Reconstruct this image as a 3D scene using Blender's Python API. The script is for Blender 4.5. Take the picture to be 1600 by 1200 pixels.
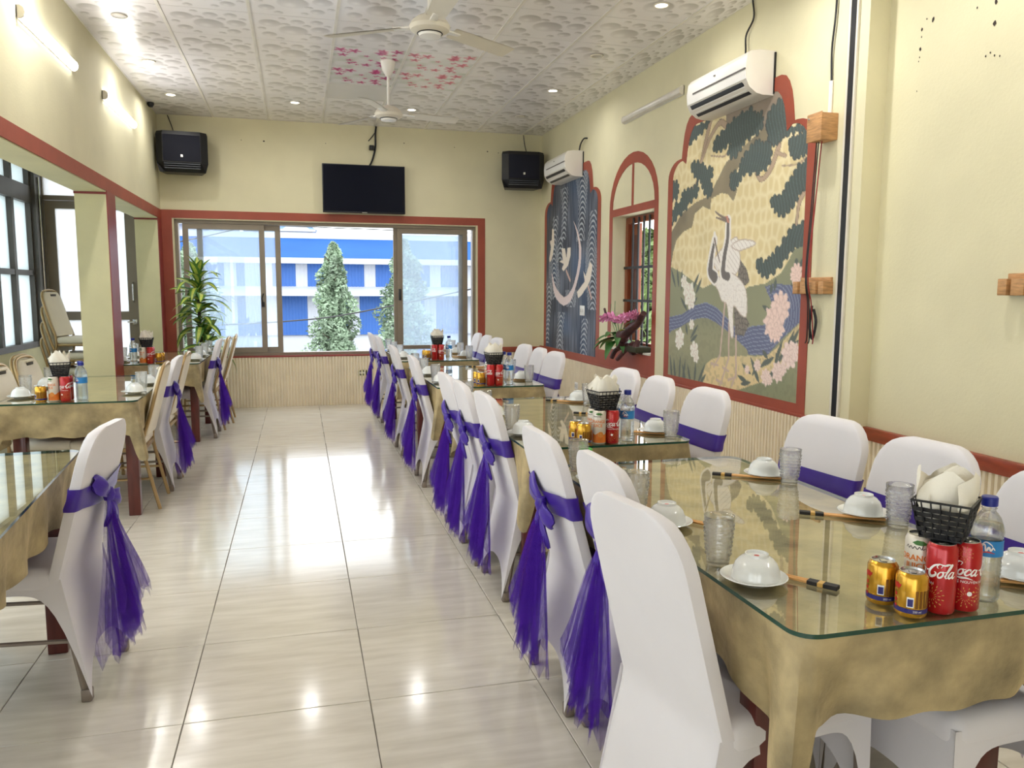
import bpy, bmesh, math, random
import numpy as np
from mathutils import Vector, Matrix, noise as mnoise

SC = bpy.context.scene
for o in list(bpy.data.objects):
    bpy.data.objects.remove(o, do_unlink=True)
COL = SC.collection
PI = math.pi
random.seed(7)

# ------------------------------------------------------------------ camera, world, exposure
def make_camera():
    f, yaw, pit, rol = 1240.0, .261, -.1165, .0042
    fw = Vector((math.sin(yaw)*math.cos(pit), math.cos(yaw)*math.cos(pit), math.sin(pit)))
    r = Vector((math.cos(yaw), -math.sin(yaw), 0))
    u = r.cross(fw)
    c, s = math.cos(rol), math.sin(rol)
    r, u = c*r+s*u, -s*r+c*u
    cd = bpy.data.cameras.new('camera')
    cd.sensor_width = 36
    cd.lens = f/1600*36
    cd.clip_start = .05
    cd.clip_end = 500
    co = bpy.data.objects.new('camera', cd)
    COL.objects.link(co)
    m = Matrix(((r.x, u.x, -fw.x, .40), (r.y, u.y, -fw.y, -2.622), (r.z, u.z, -fw.z, 1.40), (0, 0, 0, 1)))
    co.matrix_world = m
    SC.camera = co
make_camera()

W = bpy.data.worlds.new('overcast_sky')
SC.world = W
W.use_nodes = True
nt = W.node_tree
bg = nt.nodes['Background']
tc = nt.nodes.new('ShaderNodeTexCoord')
sep = nt.nodes.new('ShaderNodeSeparateXYZ')
rmp = nt.nodes.new('ShaderNodeValToRGB')
nt.links.new(tc.outputs['Generated'], sep.inputs[0])
mm = nt.nodes.new('ShaderNodeMapRange')
mm.inputs['From Min'].default_value = -.2
mm.inputs['From Max'].default_value = 1
nt.links.new(sep.outputs['Z'], mm.inputs['Value'])
nt.links.new(mm.outputs[0], rmp.inputs[0])
rmp.color_ramp.elements[0].color = (.80, .82, .84, 1)
rmp.color_ramp.elements[0].position = .05
rmp.color_ramp.elements[1].color = (.86, .93, 1.0, 1)
nt.links.new(rmp.outputs[0], bg.inputs[0])
SKY = 2.3
bg.inputs[1].default_value = SKY

SC.view_settings.view_transform = 'Standard'
SC.view_settings.look = 'None'
SC.view_settings.gamma = 1
SC.view_settings.use_curve_mapping = False
SC.view_settings.exposure = 0.95
LAMP_W = 6.5          # watts of each unseen downlight added over the front half
LAMP_DIM = 2.6        # the weak ones at the end wall
TUBE_W = 3.5
SC.cycles.max_bounces = 8
SC.cycles.diffuse_bounces = 5
SC.cycles.glossy_bounces = 4
SC.cycles.transmission_bounces = 8
SC.cycles.transparent_max_bounces = 24
SC.cycles.caustics_reflective = False
SC.cycles.caustics_refractive = False
SC.cycles.sample_clamp_indirect = 6
SC.cycles.use_denoising = True

# ------------------------------------------------------------------ helpers
def S(r, g, b):
    def f(c):
        c /= 255
        return c/12.92 if c <= .04045 else ((c+.055)/1.055)**2.4
    return (f(r), f(g), f(b), 1)

MATS = {}
def N(t, kind, **kw):
    n = t.nodes.new(kind)
    for k, v in kw.items():
        if k.startswith('i_'):
            n.inputs[k[2:].replace('_', ' ')].default_value = v
        else:
            setattr(n, k, v)
    return n

def mat(name, col, rough=.6, metal=0, var=.06, vscale=6, bump=0, bscale=120, spec=.5, sheen=0, coat=0, stretch=None, emit=0, alpha=1, var2=None, sss=0):
    """Principled material with a little noise variation and relief."""
    if name in MATS:
        return MATS[name]
    m = bpy.data.materials.new(name)
    m.use_nodes = True
    t = m.node_tree
    p = t.nodes['Principled BSDF']
    p.inputs['Roughness'].default_value = rough
    p.inputs['Metallic'].default_value = metal
    p.inputs['Specular IOR Level'].default_value = spec
    p.inputs['Coat Weight'].default_value = coat
    p.inputs['Sheen Weight'].default_value = sheen
    tc = N(t, 'ShaderNodeTexCoord')
    src = tc.outputs['Object']
    if stretch:
        mp = N(t, 'ShaderNodeMapping')
        mp.inputs['Scale'].default_value = stretch
        t.links.new(src, mp.inputs[0])
        src = mp.outputs[0]
    if var > 0:
        nz = N(t, 'ShaderNodeTexNoise')
        nz.inputs['Scale'].default_value = vscale
        nz.inputs['Detail'].default_value = 5
        t.links.new(src, nz.inputs['Vector'])
        r = N(t, 'ShaderNodeValToRGB')
        c2 = var2 or tuple(max(0, c*(1-2.2*var)) for c in col[:3])+(1,)
        c1 = tuple(min(1, c*(1+var*1.2)) for c in col[:3])+(1,)
        r.color_ramp.elements[0].position = .3
        r.color_ramp.elements[1].position = .7
        r.color_ramp.elements[0].color = c2
        r.color_ramp.elements[1].color = c1
        t.links.new(nz.outputs[0], r.inputs[0])
        t.links.new(r.outputs[0], p.inputs['Base Color'])
    else:
        p.inputs['Base Color'].default_value = col
    if bump > 0:
        b = N(t, 'ShaderNodeBump')
        b.inputs['Strength'].default_value = bump
        b.inputs['Distance'].default_value = .01
        n2 = N(t, 'ShaderNodeTexNoise')
        n2.inputs['Scale'].default_value = bscale
        n2.inputs['Detail'].default_value = 4
        t.links.new(src, n2.inputs['Vector'])
        t.links.new(n2.outputs[0], b.inputs['Height'])
        t.links.new(b.outputs[0], p.inputs['Normal'])
    if emit:
        p.inputs['Emission Color'].default_value = col
        p.inputs['Emission Strength'].default_value = emit
    MATS[name] = m
    return m

def thin_glass(name, tint, haze=0.0, hazecol=(1, 1, 1, 1), ior=1.45, rough=0.0, gloss=1.0, refr=0.0, rior=1.33):
    if name in MATS:
        return MATS[name]
    m = bpy.data.materials.new(name)
    m.use_nodes = True
    t = m.node_tree
    t.nodes.remove(t.nodes['Principled BSDF'])
    out = t.nodes['Material Output']
    tr = N(t, 'ShaderNodeBsdfTransparent')
    tr.inputs[0].default_value = tint
    gl = N(t, 'ShaderNodeBsdfGlossy')
    gl.inputs['Roughness'].default_value = rough
    gl.inputs['Color'].default_value = (gloss, gloss, gloss, 1)
    lw = N(t, 'ShaderNodeLayerWeight')
    pw = N(t, 'ShaderNodeMath', operation='POWER'); pw.inputs[1].default_value = 5
    t.links.new(lw.outputs['Facing'], pw.inputs[0])
    f0 = ((ior-1)/(ior+1))**2
    fr = N(t, 'ShaderNodeMath', operation='MULTIPLY_ADD'); fr.inputs[1].default_value = 1-f0; fr.inputs[2].default_value = f0
    t.links.new(pw.outputs[0], fr.inputs[0])
    mx = N(t, 'ShaderNodeMixShader')
    t.links.new(fr.outputs[0], mx.inputs[0])
    base = tr.outputs[0]
    if haze > 0:
        d1 = N(t, 'ShaderNodeBsdfTranslucent')
        d1.inputs[0].default_value = hazecol
        d2 = N(t, 'ShaderNodeBsdfDiffuse')
        d2.inputs[0].default_value = hazecol
        a = N(t, 'ShaderNodeMixShader')
        a.inputs[0].default_value = .35
        t.links.new(d1.outputs[0], a.inputs[1])
        t.links.new(d2.outputs[0], a.inputs[2])
        h = N(t, 'ShaderNodeMixShader')
        h.inputs[0].default_value = haze
        t.links.new(tr.outputs[0], h.inputs[1])
        t.links.new(a.outputs[0], h.inputs[2])
        base = h.outputs[0]
    if refr > 0:
        rf = N(t, 'ShaderNodeBsdfRefraction'); rf.inputs['IOR'].default_value = rior; rf.inputs['Roughness'].default_value = rough
        rf.inputs['Color'].default_value = (1, 1, 1, 1)
        rm = N(t, 'ShaderNodeMixShader'); rm.inputs[0].default_value = refr
        t.links.new(base, rm.inputs[1]); t.links.new(rf.outputs[0], rm.inputs[2])
        base = rm.outputs[0]
    t.links.new(base, mx.inputs[1])
    t.links.new(gl.outputs[0], mx.inputs[2])
    t.links.new(mx.outputs[0], out.inputs[0])
    MATS[name] = m
    return m

def attr_mat(name, rough=.7, spec=.3, bump=.15, bscale=90):
    m = mat(name, (1, 1, 1, 1), rough, var=0, bump=bump, bscale=bscale, spec=spec)
    t = m.node_tree
    if not any(n.bl_idname == 'ShaderNodeAttribute' for n in t.nodes):
        a = N(t, 'ShaderNodeAttribute', attribute_name='paint')
        t.links.new(a.outputs[0], t.nodes['Principled BSDF'].inputs['Base Color'])
    return m

def link(o, parent=None):
    COL.objects.link(o)
    if parent is not None:
        o.parent = parent
    return o

class MB:
    def __init__(s):
        s.v = []; s.f = []; s.mi = []
    def add(s, v, f, m=0):
        k = len(s.v)
        s.v += [tuple(p) for p in v]
        s.f += [tuple(i+k for i in q) for q in f]
        s.mi += [m]*len(f)
        return s
    def box(s, x0, x1, y0, y1, z0, z1, m=0, rot=None, c=None):
        v = [(x, y, z) for z in (z0, z1) for y in (y0, y1) for x in (x0, x1)]
        if rot is not None:
            R = Matrix.Rotation(rot, 3, 'Z'); c = Vector(c or (0, 0, 0))
            v = [tuple(R @ (Vector(p)-c)+c) for p in v]
        return s.add(v, [(0, 2, 3, 1), (4, 5, 7, 6), (0, 1, 5, 4), (2, 6, 7, 3), (0, 4, 6, 2), (1, 3, 7, 5)], m)
    def rbox(s, x0, x1, y0, y1, z0, z1, r=.01, seg=2, m=0, M=None):
        bm = bmesh.new()
        bmesh.ops.create_cube(bm, size=1)
        for v in bm.verts:
            v.co = Vector(((x0+x1)/2+v.co.x*(x1-x0), (y0+y1)/2+v.co.y*(y1-y0), (z0+z1)/2+v.co.z*(z1-z0)))
        bmesh.ops.bevel(bm, geom=bm.edges[:], offset=r, segments=seg, profile=.5, affect='EDGES')
        if M is not None:
            bm.transform(M)
        bm.verts.index_update()
        s.add([v.co[:] for v in bm.verts], [[v.index for v in f.verts] for f in bm.faces], m)
        bm.free()
        return s
    def lathe(s, prof, n=24, cx=0, cy=0, cz=0, m=0, bump=None):
        v = []; f = []
        L = len(prof)
        for i in range(n):
            a = 2*PI*i/n
            for j, (r, z) in enumerate(prof):
                rr = r if bump is None else r+bump(i, j)
                v.append((cx+rr*math.cos(a), cy+rr*math.sin(a), cz+z))
        for i in range(n):
            k = (i+1) % n
            for j in range(L-1):
                f.append((i*L+j, k*L+j, k*L+j+1, i*L+j+1))
        return s.add(v, f, m)
    def tube(s, pts, r, n=8, m=0, cap=True, radii=None, sq=False):
        pts = [Vector(p) for p in pts]
        v = []; f = []
        t0 = (pts[1]-pts[0]).normalized()
        up = Vector((0, 0, 1)) if abs(t0.z) < .9 else Vector((0, 1, 0))
        a = t0.cross(up).normalized()
        for i, p in enumerate(pts):
            if i == 0: t = pts[1]-pts[0]
            elif i == len(pts)-1: t = pts[-1]-pts[-2]
            else: t = (pts[i+1]-p).normalized()+(p-pts[i-1]).normalized()
            t.normalize()
            a = (a-t*a.dot(t)).normalized()
            b = t.cross(a)
            rr = radii[i] if radii else r
            for k in range(n):
                an = 2*PI*(k+.5)/n
                v.append(p+a*rr*math.cos(an)+b*rr*math.sin(an))
        for i in range(len(pts)-1):
            for k in range(n):
                k2 = (k+1) % n
                f.append((i*n+k, i*n+k2, (i+1)*n+k2, (i+1)*n+k))
        if cap:
            f.append(tuple(range(n-1, -1, -1)))
            f.append(tuple((len(pts)-1)*n+k for k in range(n)))
        return s.add(v, f, m)
    def grid(s, fn, nu, nv, m=0, closed_u=False):
        v = [fn(i/nu, j/nv) for i in range(nu+(0 if closed_u else 1)) for j in range(nv+1)]
        f = []
        for i in range(nu):
            i2 = (i+1) % nu if closed_u else i+1
            for j in range(nv):
                f.append((i*(nv+1)+j, i2*(nv+1)+j, i2*(nv+1)+j+1, i*(nv+1)+j+1))
        return s.add(v, f, m)
    def prism(s, poly, axis, d0, d1, m=0):
        """extrude a 2D polygon; axis 'x','y','z' is the extrusion direction"""
        def P(p, d):
            return {'x': (d, p[0], p[1]), 'y': (p[0], d, p[1]), 'z': (p[0], p[1], d)}[axis]
        n = len(poly)
        v = [P(p, d0) for p in poly]+[P(p, d1) for p in poly]
        f = [tuple(range(n)), tuple(range(2*n-1, n-1, -1))]
        f += [(i, i+n, (i+1) % n+n, (i+1) % n) for i in range(n)]
        return s.add(v, f, m)
    def mesh(s, name, mats, smooth=40, fix=True):
        me = bpy.data.meshes.new(name)
        me.from_pydata(s.v, [], s.f)
        for mm in (mats if isinstance(mats, (list, tuple)) else [mats]):
            me.materials.append(mm)
        if any(s.mi):
            me.polygons.foreach_set('material_index', s.mi)
        if fix:
            bm = bmesh.new(); bm.from_mesh(me)
            bmesh.ops.remove_doubles(bm, verts=bm.verts, dist=1e-6)
            bmesh.ops.recalc_face_normals(bm, faces=bm.faces)
            bm.to_mesh(me); bm.free()
        if smooth:
            me.polygons.foreach_set('use_smooth', [True]*len(me.polygons))
            me.set_sharp_from_angle(angle=math.radians(smooth))
        me.update()
        return me
    def build(s, name, mats, parent=None, smooth=40, fix=True, loc=None):
        o = bpy.data.objects.new(name, s.mesh(name, mats, smooth, fix))
        link(o, parent)
        if loc: o.location = loc
        return o

def tag(o, label, cat, group=None, kind=None):
    o['label'] = label; o['category'] = cat
    if group: o['group'] = group
    if kind: o['kind'] = kind
    return o
def thing(name, label, cat, loc=(0, 0, 0), rz=0, group=None):
    o = bpy.data.objects.new(name, None)
    o.empty_display_size = .1
    link(o)
    o.location = loc; o.rotation_euler = (0, 0, rz)
    return tag(o, label, cat, group)
def struct(o, label=None):
    o['kind'] = 'structure'
    if label: o['label'] = label
    return o
def inst(name, me, parent=None, loc=(0, 0, 0), rz=0):
    o = bpy.data.objects.new(name, me)
    link(o, parent)
    o.location = loc
    if rz: o.rotation_euler = (0, 0, rz)
    return o
def clone(root, label, loc, rz=0, group=None):
    r = root.copy(); COL.objects.link(r)
    r.location = loc; r.rotation_euler = (0, 0, rz)
    r['label'] = label
    if group: r['group'] = group
    for ch in list(root.children):
        c = ch.copy(); COL.objects.link(c); c.parent = r
        for g in ch.children:
            d = g.copy(); COL.objects.link(d); d.parent = c
    return r
def crom(pts, n=6, closed=False):
    """Catmull-Rom through the points."""
    P = [np.array(p, float) for p in pts]
    if closed: P = [P[-1]]+P+[P[0], P[1]]
    else: P = [2*P[0]-P[1]]+P+[2*P[-1]-P[-2]]
    out = []
    for i in range(1, len(P)-2):
        for k in range(n):
            t = k/n
            out.append(.5*((2*P[i])+(-P[i-1]+P[i+1])*t+(2*P[i-1]-5*P[i]+4*P[i+1]-P[i+2])*t*t+(-P[i-1]+3*P[i]-3*P[i+1]+P[i+2])*t**3))
    if not closed: out.append(P[-2])
    return [tuple(p) for p in out]

# ------------------------------------------------------------------ materials
CREAM = mat('cream_wall_paint', S(221, 214, 180), .75, var=.035, vscale=1.6, bump=.12, bscale=60)
CREAM2 = mat('pale_yellow_paint', S(222, 215, 172), .7, var=.04, vscale=2.5, bump=.1, bscale=60)
RED = mat('terracotta_paint', S(158, 74, 54), .5, var=.06, vscale=5, bump=.08)
REDD = mat('dark_red_paint', S(142, 52, 46), .4, var=.06, vscale=5, bump=.08)
ALU = mat('bronze_aluminium', S(138, 126, 110), .4, metal=.25, var=.03)
DARKALU = mat('dark_bronze_frame', S(84, 78, 72), .45, metal=.2, var=.05)
WHITE = mat('white_plastic', S(236, 234, 230), .35, var=.015)
OFFWHITE = mat('ivory_plastic', S(222, 216, 202), .45, var=.02)
BLACK = mat('black_plastic', S(18, 19, 24), .4, var=.1)
BLACKM = mat('black_metal', S(24, 22, 22), .5, var=.1)
WOOD = mat('oak_wood', S(196, 148, 98), .5, var=.16, vscale=5, stretch=(3, 3, 22))
REDWOOD = mat('mahogany_wood', S(92, 36, 30), .35, var=.15, vscale=4, stretch=(8, 8, 1.5), coat=.3)
BROWNWOOD = mat('brown_shutter_wood', S(140, 72, 40), .45, var=.15, vscale=5, stretch=(10, 10, 1.5))
PANEL = mat('fluted_cream_panel', S(238, 226, 200), .55, var=.03)
COVER = mat('white_spandex', S(220, 216, 219), .75, var=.012, bump=.05, bscale=400, sheen=.15)
SATIN = mat('purple_satin', S(66, 38, 148), .34, var=.08, vscale=9)
GOLD = mat('gold_chair_frame', S(176, 148, 104), .35, metal=.6, var=.05)
PAD = mat('cream_vinyl_pad', S(232, 222, 202), .5, var=.02, bump=.05, bscale=200)
GREYLEG = mat('grey_metal_leg', S(140, 128, 118), .4, metal=.5, var=.06)
PORC = mat('glazed_white_porcelain', S(226, 228, 226), .08, var=.012, coat=.5)
NAPK = mat('white_paper_napkin', S(240, 234, 220), .9, var=.015, bump=.1, bscale=300)
CHROME = mat('brushed_aluminium', S(200, 200, 200), .25, metal=1, var=.03)
CANRED = mat('red_can_lacquer', S(180, 16, 24), .28, metal=.25, var=.04, coat=.4)
CANGOLD = mat('gold_can_lacquer', S(212, 160, 50), .25, metal=.75, var=.05, coat=.3)
CANBLUE = mat('navy_can_band', S(36, 34, 110), .3, var=.03)
CANPALE = mat('pale_can_lacquer', S(214, 205, 190), .3, metal=.2, var=.03)
ORANGE = mat('orange_print', S(222, 120, 40), .35, var=.1, vscale=40)
PRINTW = mat('white_print', S(240, 238, 235), .4, var=.01)
PRINTG = mat('gold_print', S(214, 170, 90), .35, var=.05)
PRINTR = mat('red_print', S(186, 40, 30), .4, var=.05)
LABELB = mat('blue_label', S(40, 128, 196), .35, var=.05, vscale=30)
CAPB = mat('blue_cap', S(26, 40, 140), .35, var=.03)
CAPG = mat('green_cap', S(60, 180, 50), .4, var=.03)
BAMBOO = mat('bamboo_wood', S(226, 170, 104), .5, var=.08, stretch=(4, 40, 40))
LEAFY = mat('yellow_green_leaf', S(198, 208, 96), .45, var=.12, vscale=30)
LEAFG = mat('deep_green_leaf', S(62, 112, 50), .4, var=.15, vscale=20)
STEM = mat('brown_plant_stem', S(70, 56, 46), .7, var=.2, vscale=30, bump=.2)
ORCH = mat('pink_orchid_petal', S(206, 120, 160), .6, var=.15, vscale=60)
ORCHC = mat('magenta_orchid_lip', S(140, 26, 70), .5, var=.1)
DRIFT = mat('dark_driftwood', S(72, 34, 34), .5, var=.25, vscale=14, bump=.4, bscale=40)
CONC = mat('pale_concrete', S(150, 150, 146), .9, var=.1, vscale=.5)
BLUEMET = mat('blue_corrugated_metal', S(48, 98, 170), .5, var=.04, vscale=.3)
WHITEMET = mat('white_corrugated_metal', S(184, 187, 194), .5, var=.03, vscale=.3)
ROOFB = mat('blue_roof_metal', S(40, 82, 140), .8, spec=.1, var=.05, vscale=.3)
HOUSEW = mat('white_house_render', S(186, 188, 194), .8, var=.03)
TREEG = mat('tree_leaf', S(144, 164, 136), .6, var=.3, vscale=1.2)
BARK = mat('tree_bark', S(90, 80, 66), .9, var=.2)
GREENW = mat('painted_stain', S(60, 50, 45), .9, var=.1)
PANE = thin_glass('clear_window_glass', (.94, .97, .97, 1), haze=.03)
HAZY = thin_glass('dusty_window_glass', (.93, .97, 1, 1), haze=.17, hazecol=(.86, .92, 1, 1))
FROST = thin_glass('frosted_window_glass', (.9, .98, 1, 1), haze=.82, hazecol=(.86, .93, .94, 1), rough=.3)
DOORGL = thin_glass('milky_door_glass', (.97, .98, 1, 1), haze=.8, hazecol=(1, 1, 1, 1))
TABGL = thin_glass('table_glass_surface', (.97, 1, .93, 1), ior=2.4)
GEDGE = mat('green_glass_edge', S(22, 66, 52), .12, var=.05, spec=.6)
TUMB = thin_glass('pressed_tumbler_glass', (.96, .97, .97, 1), haze=.10, ior=1.95, refr=.5, rior=1.28)
BOTL = thin_glass('clear_bottle_plastic', (.96, .98, .99, 1), haze=.03, ior=1.7, refr=.3)
WATER = thin_glass('bottle_water', (.95, .97, .96, 1), ior=1.33, refr=.45)

def velvet():
    m = mat('tan_velvet_cloth', S(169, 151, 112), .6, var=.24, vscale=9, sheen=.4, bump=.45, bscale=34)
    t = m.node_tree
    p = t.nodes['Principled BSDF']
    p.inputs['Sheen Roughness'].default_value = .4
    p.inputs['Sheen Tint'].default_value = S(230, 205, 150)
    return m
CLOTH = velvet()

def tulle_mat():
    m = bpy.data.materials.new('purple_tulle')
    m.use_nodes = True
    t = m.node_tree
    t.nodes.remove(t.nodes['Principled BSDF'])
    out = t.nodes['Material Output']
    tr = N(t, 'ShaderNodeBsdfTransparent')
    d = N(t, 'ShaderNodeBsdfDiffuse'); d.inputs[0].default_value = S(84, 42, 166)
    tl = N(t, 'ShaderNodeBsdfTranslucent'); tl.inputs[0].default_value = S(104, 58, 188)
    a = N(t, 'ShaderNodeMixShader'); a.inputs[0].default_value = .4
    t.links.new(d.outputs[0], a.inputs[1]); t.links.new(tl.outputs[0], a.inputs[2])
    mx = N(t, 'ShaderNodeMixShader')
    tc = N(t, 'ShaderNodeTexCoord')
    mp = N(t, 'ShaderNodeMapping'); mp.inputs['Scale'].default_value = (60, 60, 5)
    nz = N(t, 'ShaderNodeTexNoise'); nz.inputs['Scale'].default_value = 2; nz.inputs['Detail'].default_value = 3
    t.links.new(tc.outputs['Object'], mp.inputs[0]); t.links.new(mp.outputs[0], nz.inputs['Vector'])
    mr = N(t, 'ShaderNodeMapRange')
    mr.inputs['From Min'].default_value = .3; mr.inputs['From Max'].default_value = .7
    mr.inputs['To Min'].default_value = .24; mr.inputs['To Max'].default_value = .56
    t.links.new(nz.outputs[0], mr.inputs[0]); t.links.new(mr.outputs[0], mx.inputs[0])
    t.links.new(tr.outputs[0], mx.inputs[1]); t.links.new(a.outputs[0], mx.inputs[2])
    t.links.new(mx.outputs[0], out.inputs[0])
    return m
TULLE = tulle_mat()

def floor_mat():
    m = mat('polished_beige_tile', S(216, 210, 198), .1, var=.04, vscale=3, stretch=(1.2, 7, 1), spec=.7, var2=S(202, 195, 181))
    t = m.node_tree
    p = t.nodes['Principled BSDF']
    # a different cut of the marbling on every tile
    oi = N(t, 'ShaderNodeObjectInfo')
    mp = next(n for n in t.nodes if n.bl_idname == 'ShaderNodeMapping')
    mul = N(t, 'ShaderNodeVectorMath', operation='SCALE'); mul.inputs['Scale'].default_value = 40
    cb = N(t, 'ShaderNodeCombineXYZ')
    t.links.new(oi.outputs['Random'], cb.inputs[0]); t.links.new(oi.outputs['Random'], cb.inputs[1])
    t.links.new(cb.outputs[0], mul.inputs[0]); t.links.new(mul.outputs[0], mp.inputs['Location'])
    n2 = N(t, 'ShaderNodeTexNoise'); n2.inputs['Scale'].default_value = 5; n2.inputs['Detail'].default_value = 6
    t.links.new(mp.outputs[0], n2.inputs['Vector'])
    mr = N(t, 'ShaderNodeMapRange'); mr.inputs['To Min'].default_value = .07; mr.inputs['To Max'].default_value = .18
    t.links.new(n2.outputs[0], mr.inputs[0]); t.links.new(mr.outputs[0], p.inputs['Roughness'])
    return m
FLOORT = floor_mat()

PLAINT = mat('plain_white_ceiling_tile', S(224, 221, 216), .35, var=.01)
def lamp_mat(name, col, st):
    m = mat(name, col, .4, var=0, emit=st)
    return m
LAMPON = lamp_mat('lit_diffuser', (1, .97, .92, 1), 5)
LAMPW = lamp_mat('lit_warm_diffuser', (1, .86, .66, 1), 4)

# ------------------------------------------------------------------ room shell
XL, XR, YB, ZC = -1.1, 3.43, 7.3, 3.36
YF = -6.0
XA = -2.35           # annex window wall
YR = 1.231           # where the mural wall ends and the recessed wall begins
XRR = 3.56
H0 = (-.965, 2.575, .615, 2.205)      # back window opening

fl = struct(MB().box(-2.6, 3.8, YF-.2, 7.5, -.12, -.004).build('floor', mat('grey_grout', S(120, 114, 106), .9)))
def tile_mesh(nm, w, d, h, m, z0):
    return MB().rbox(-w/2, w/2, -d/2, d/2, z0, z0+h, r=.0015, seg=1).mesh(nm, m)
tm = tile_mesh('floor_tile', .597, .597, .008, FLOORT, -.008)
for i in range(-4, 6):
    for j in range(-10, 12):
        inst('tile', tm, fl, (.6*i+.3, .6*j+.3, 0))
tmc = tile_mesh('floor_tile_cut', .597, .097, .008, FLOORT, -.008)
for i in range(-4, 6):
    inst('tile', tmc, fl, (.6*i+.3, 7.25, 0))

def inpoly(Y, Z, poly):
    r = np.zeros(Y.shape, bool)
    n = len(poly)
    for i in range(n):
        (a, b), (c, d) = poly[i], poly[(i+1) % n]
        if b == d: continue
        k = ((b > Z) != (d > Z)) & (Y < (c-a)*(Z-b)/(d-b)+a)
        r ^= k
    return r
def dist_line(Y, Z, pl):
    D = np.full(Y.shape, 9.); T = np.zeros(Y.shape)
    L = 0; n = len(pl)-1
    for i in range(n):
        (a, b), (c, d) = pl[i], pl[i+1]
        q = (c-a)**2+(d-b)**2+1e-12
        t = np.clip(((Y-a)*(c-a)+(Z-b)*(d-b))/q, 0, 1)
        e = np.hypot(Y-a-t*(c-a), Z-b-t*(d-b))
        T = np.where(e < D, (i+t)/n, T); D = np.minimum(D, e)
    return D, T
def vnoise(Y, Z, s, seed=0):
    rs = np.random.RandomState(seed)
    g = rs.rand(256, 256)
    y = Y*s; z = Z*s
    i = np.floor(y).astype(int); j = np.floor(z).astype(int)
    fy = y-i; fz = z-j
    fy = fy*fy*(3-2*fy); fz = fz*fz*(3-2*fz)
    G = lambda a, b: g[a % 256, b % 256]
    return (G(i, j)*(1-fy)+G(i+1, j)*fy)*(1-fz)+(G(i, j+1)*(1-fy)+G(i+1, j+1)*fy)*fz
def cells(Y, Z, s, seed=0):
    """F1, F2 of a jittered cell pattern"""
    rs = np.random.RandomState(seed)
    jy = rs.rand(64, 64); jz = rs.rand(64, 64)
    y = Y*s; z = Z*s*.75
    i0 = np.floor(y).astype(int); j0 = np.floor(z).astype(int)
    F1 = np.full(Y.shape, 9.); F2 = np.full(Y.shape, 9.)
    for a in (-1, 0, 1):
        for b in (-1, 0, 1):
            i = i0+a; j = j0+b
            d = np.hypot(y-i-.2-.6*jy[i % 64, j % 64], z-j-.2-.6*jz[i % 64, j % 64])
            F2 = np.where(d < F1, F1, np.minimum(F2, d)); F1 = np.minimum(F1, d)
    return F1, F2
class Paint:
    def __init__(s, y0, y1, z0, z1, step):
        s.ny = int((y1-y0)/step); s.nz = int((z1-z0)/step)
        s.ya = np.linspace(y0, y1, s.ny+1); s.za = np.linspace(z0, z1, s.nz+1)
        s.Y, s.Z = np.meshgrid(s.ya, s.za, indexing='ij')
        s.C = np.zeros(s.Y.shape+(3,))
    def put(s, m, c, a=1.0):
        c = np.array(c[:3]); A = (m*a)[..., None]
        s.C = s.C*(1-A)+c*A
    def poly(s, pl, c, a=1.0):
        m = inpoly(s.Y, s.Z, pl).astype(float)
        s.put(m, c, a); return m
    def line(s, pl, c, w, w1=None, a=1.0):
        D, T = dist_line(s.Y, s.Z, pl)
        ww = w if w1 is None else w+(w1-w)*T
        s.put(np.clip((ww-D)/.003+.5, 0, 1), c, a)
    def leaf(s, p, q, c, w):
        D, T = dist_line(s.Y, s.Z, [p, q])
        s.put(np.clip((w*np.sin(np.clip(T*.9+.08, 0, 1)*PI)-D)/.003+.5, 0, 1), c)
    def blob(s, c, r, col, n=7, seed=0):
        a = np.arctan2(s.Z-c[1], s.Y-c[0]); d = np.hypot(s.Y-c[0], s.Z-c[1])
        R = r*(1+.13*np.sin(n*a+seed)+.05*np.sin(2*n*a+1))
        s.put(np.clip((R-d)/.004+.5, 0, 1), col)
        k = .5+.5*np.sin(n*a+seed+d/r*4)
        s.put(((d < R)*(k > .82)*.5), S(205, 170, 160))
        s.put(((d < R)*(np.abs(np.sin(d/r*7+np.sin(3*a))) > .93)*.35), S(190, 160, 150))
    def build(s, name, outline, x, mt, parent):
        v = np.stack([np.full(s.Y.shape, x), s.Y, s.Z], -1).reshape(-1, 3)
        yc = (s.Y[:-1, :-1]+s.Y[1:, 1:])/2; zc = (s.Z[:-1, :-1]+s.Z[1:, 1:])/2
        keep = inpoly(yc, zc, outline)
        I, J = np.nonzero(keep)
        w = s.nz+1
        q = np.stack([I*w+J, I*w+J+1, (I+1)*w+J+1, (I+1)*w+J], -1)
        used = np.unique(q)
        mp = np.full(len(v), -1); mp[used] = np.arange(len(used))
        me = bpy.data.meshes.new(name)
        me.from_pydata(v[used].tolist(), [], mp[q].tolist())
        at = me.color_attributes.new('paint', 'FLOAT_COLOR', 'POINT')
        c = np.ones((len(used), 4)); c[:, :3] = s.C.reshape(-1, 3)[used]
        at.data.foreach_set('color', c.ravel())
        me.materials.append(mt); me.update()
        o = bpy.data.objects.new(name, me); link(o, parent)
        return o
MURM = attr_mat('mural_paint', .65, .25, .1, 70)
CEILP = attr_mat('printed_ceiling_tile', .24, .5, 0)
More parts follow.
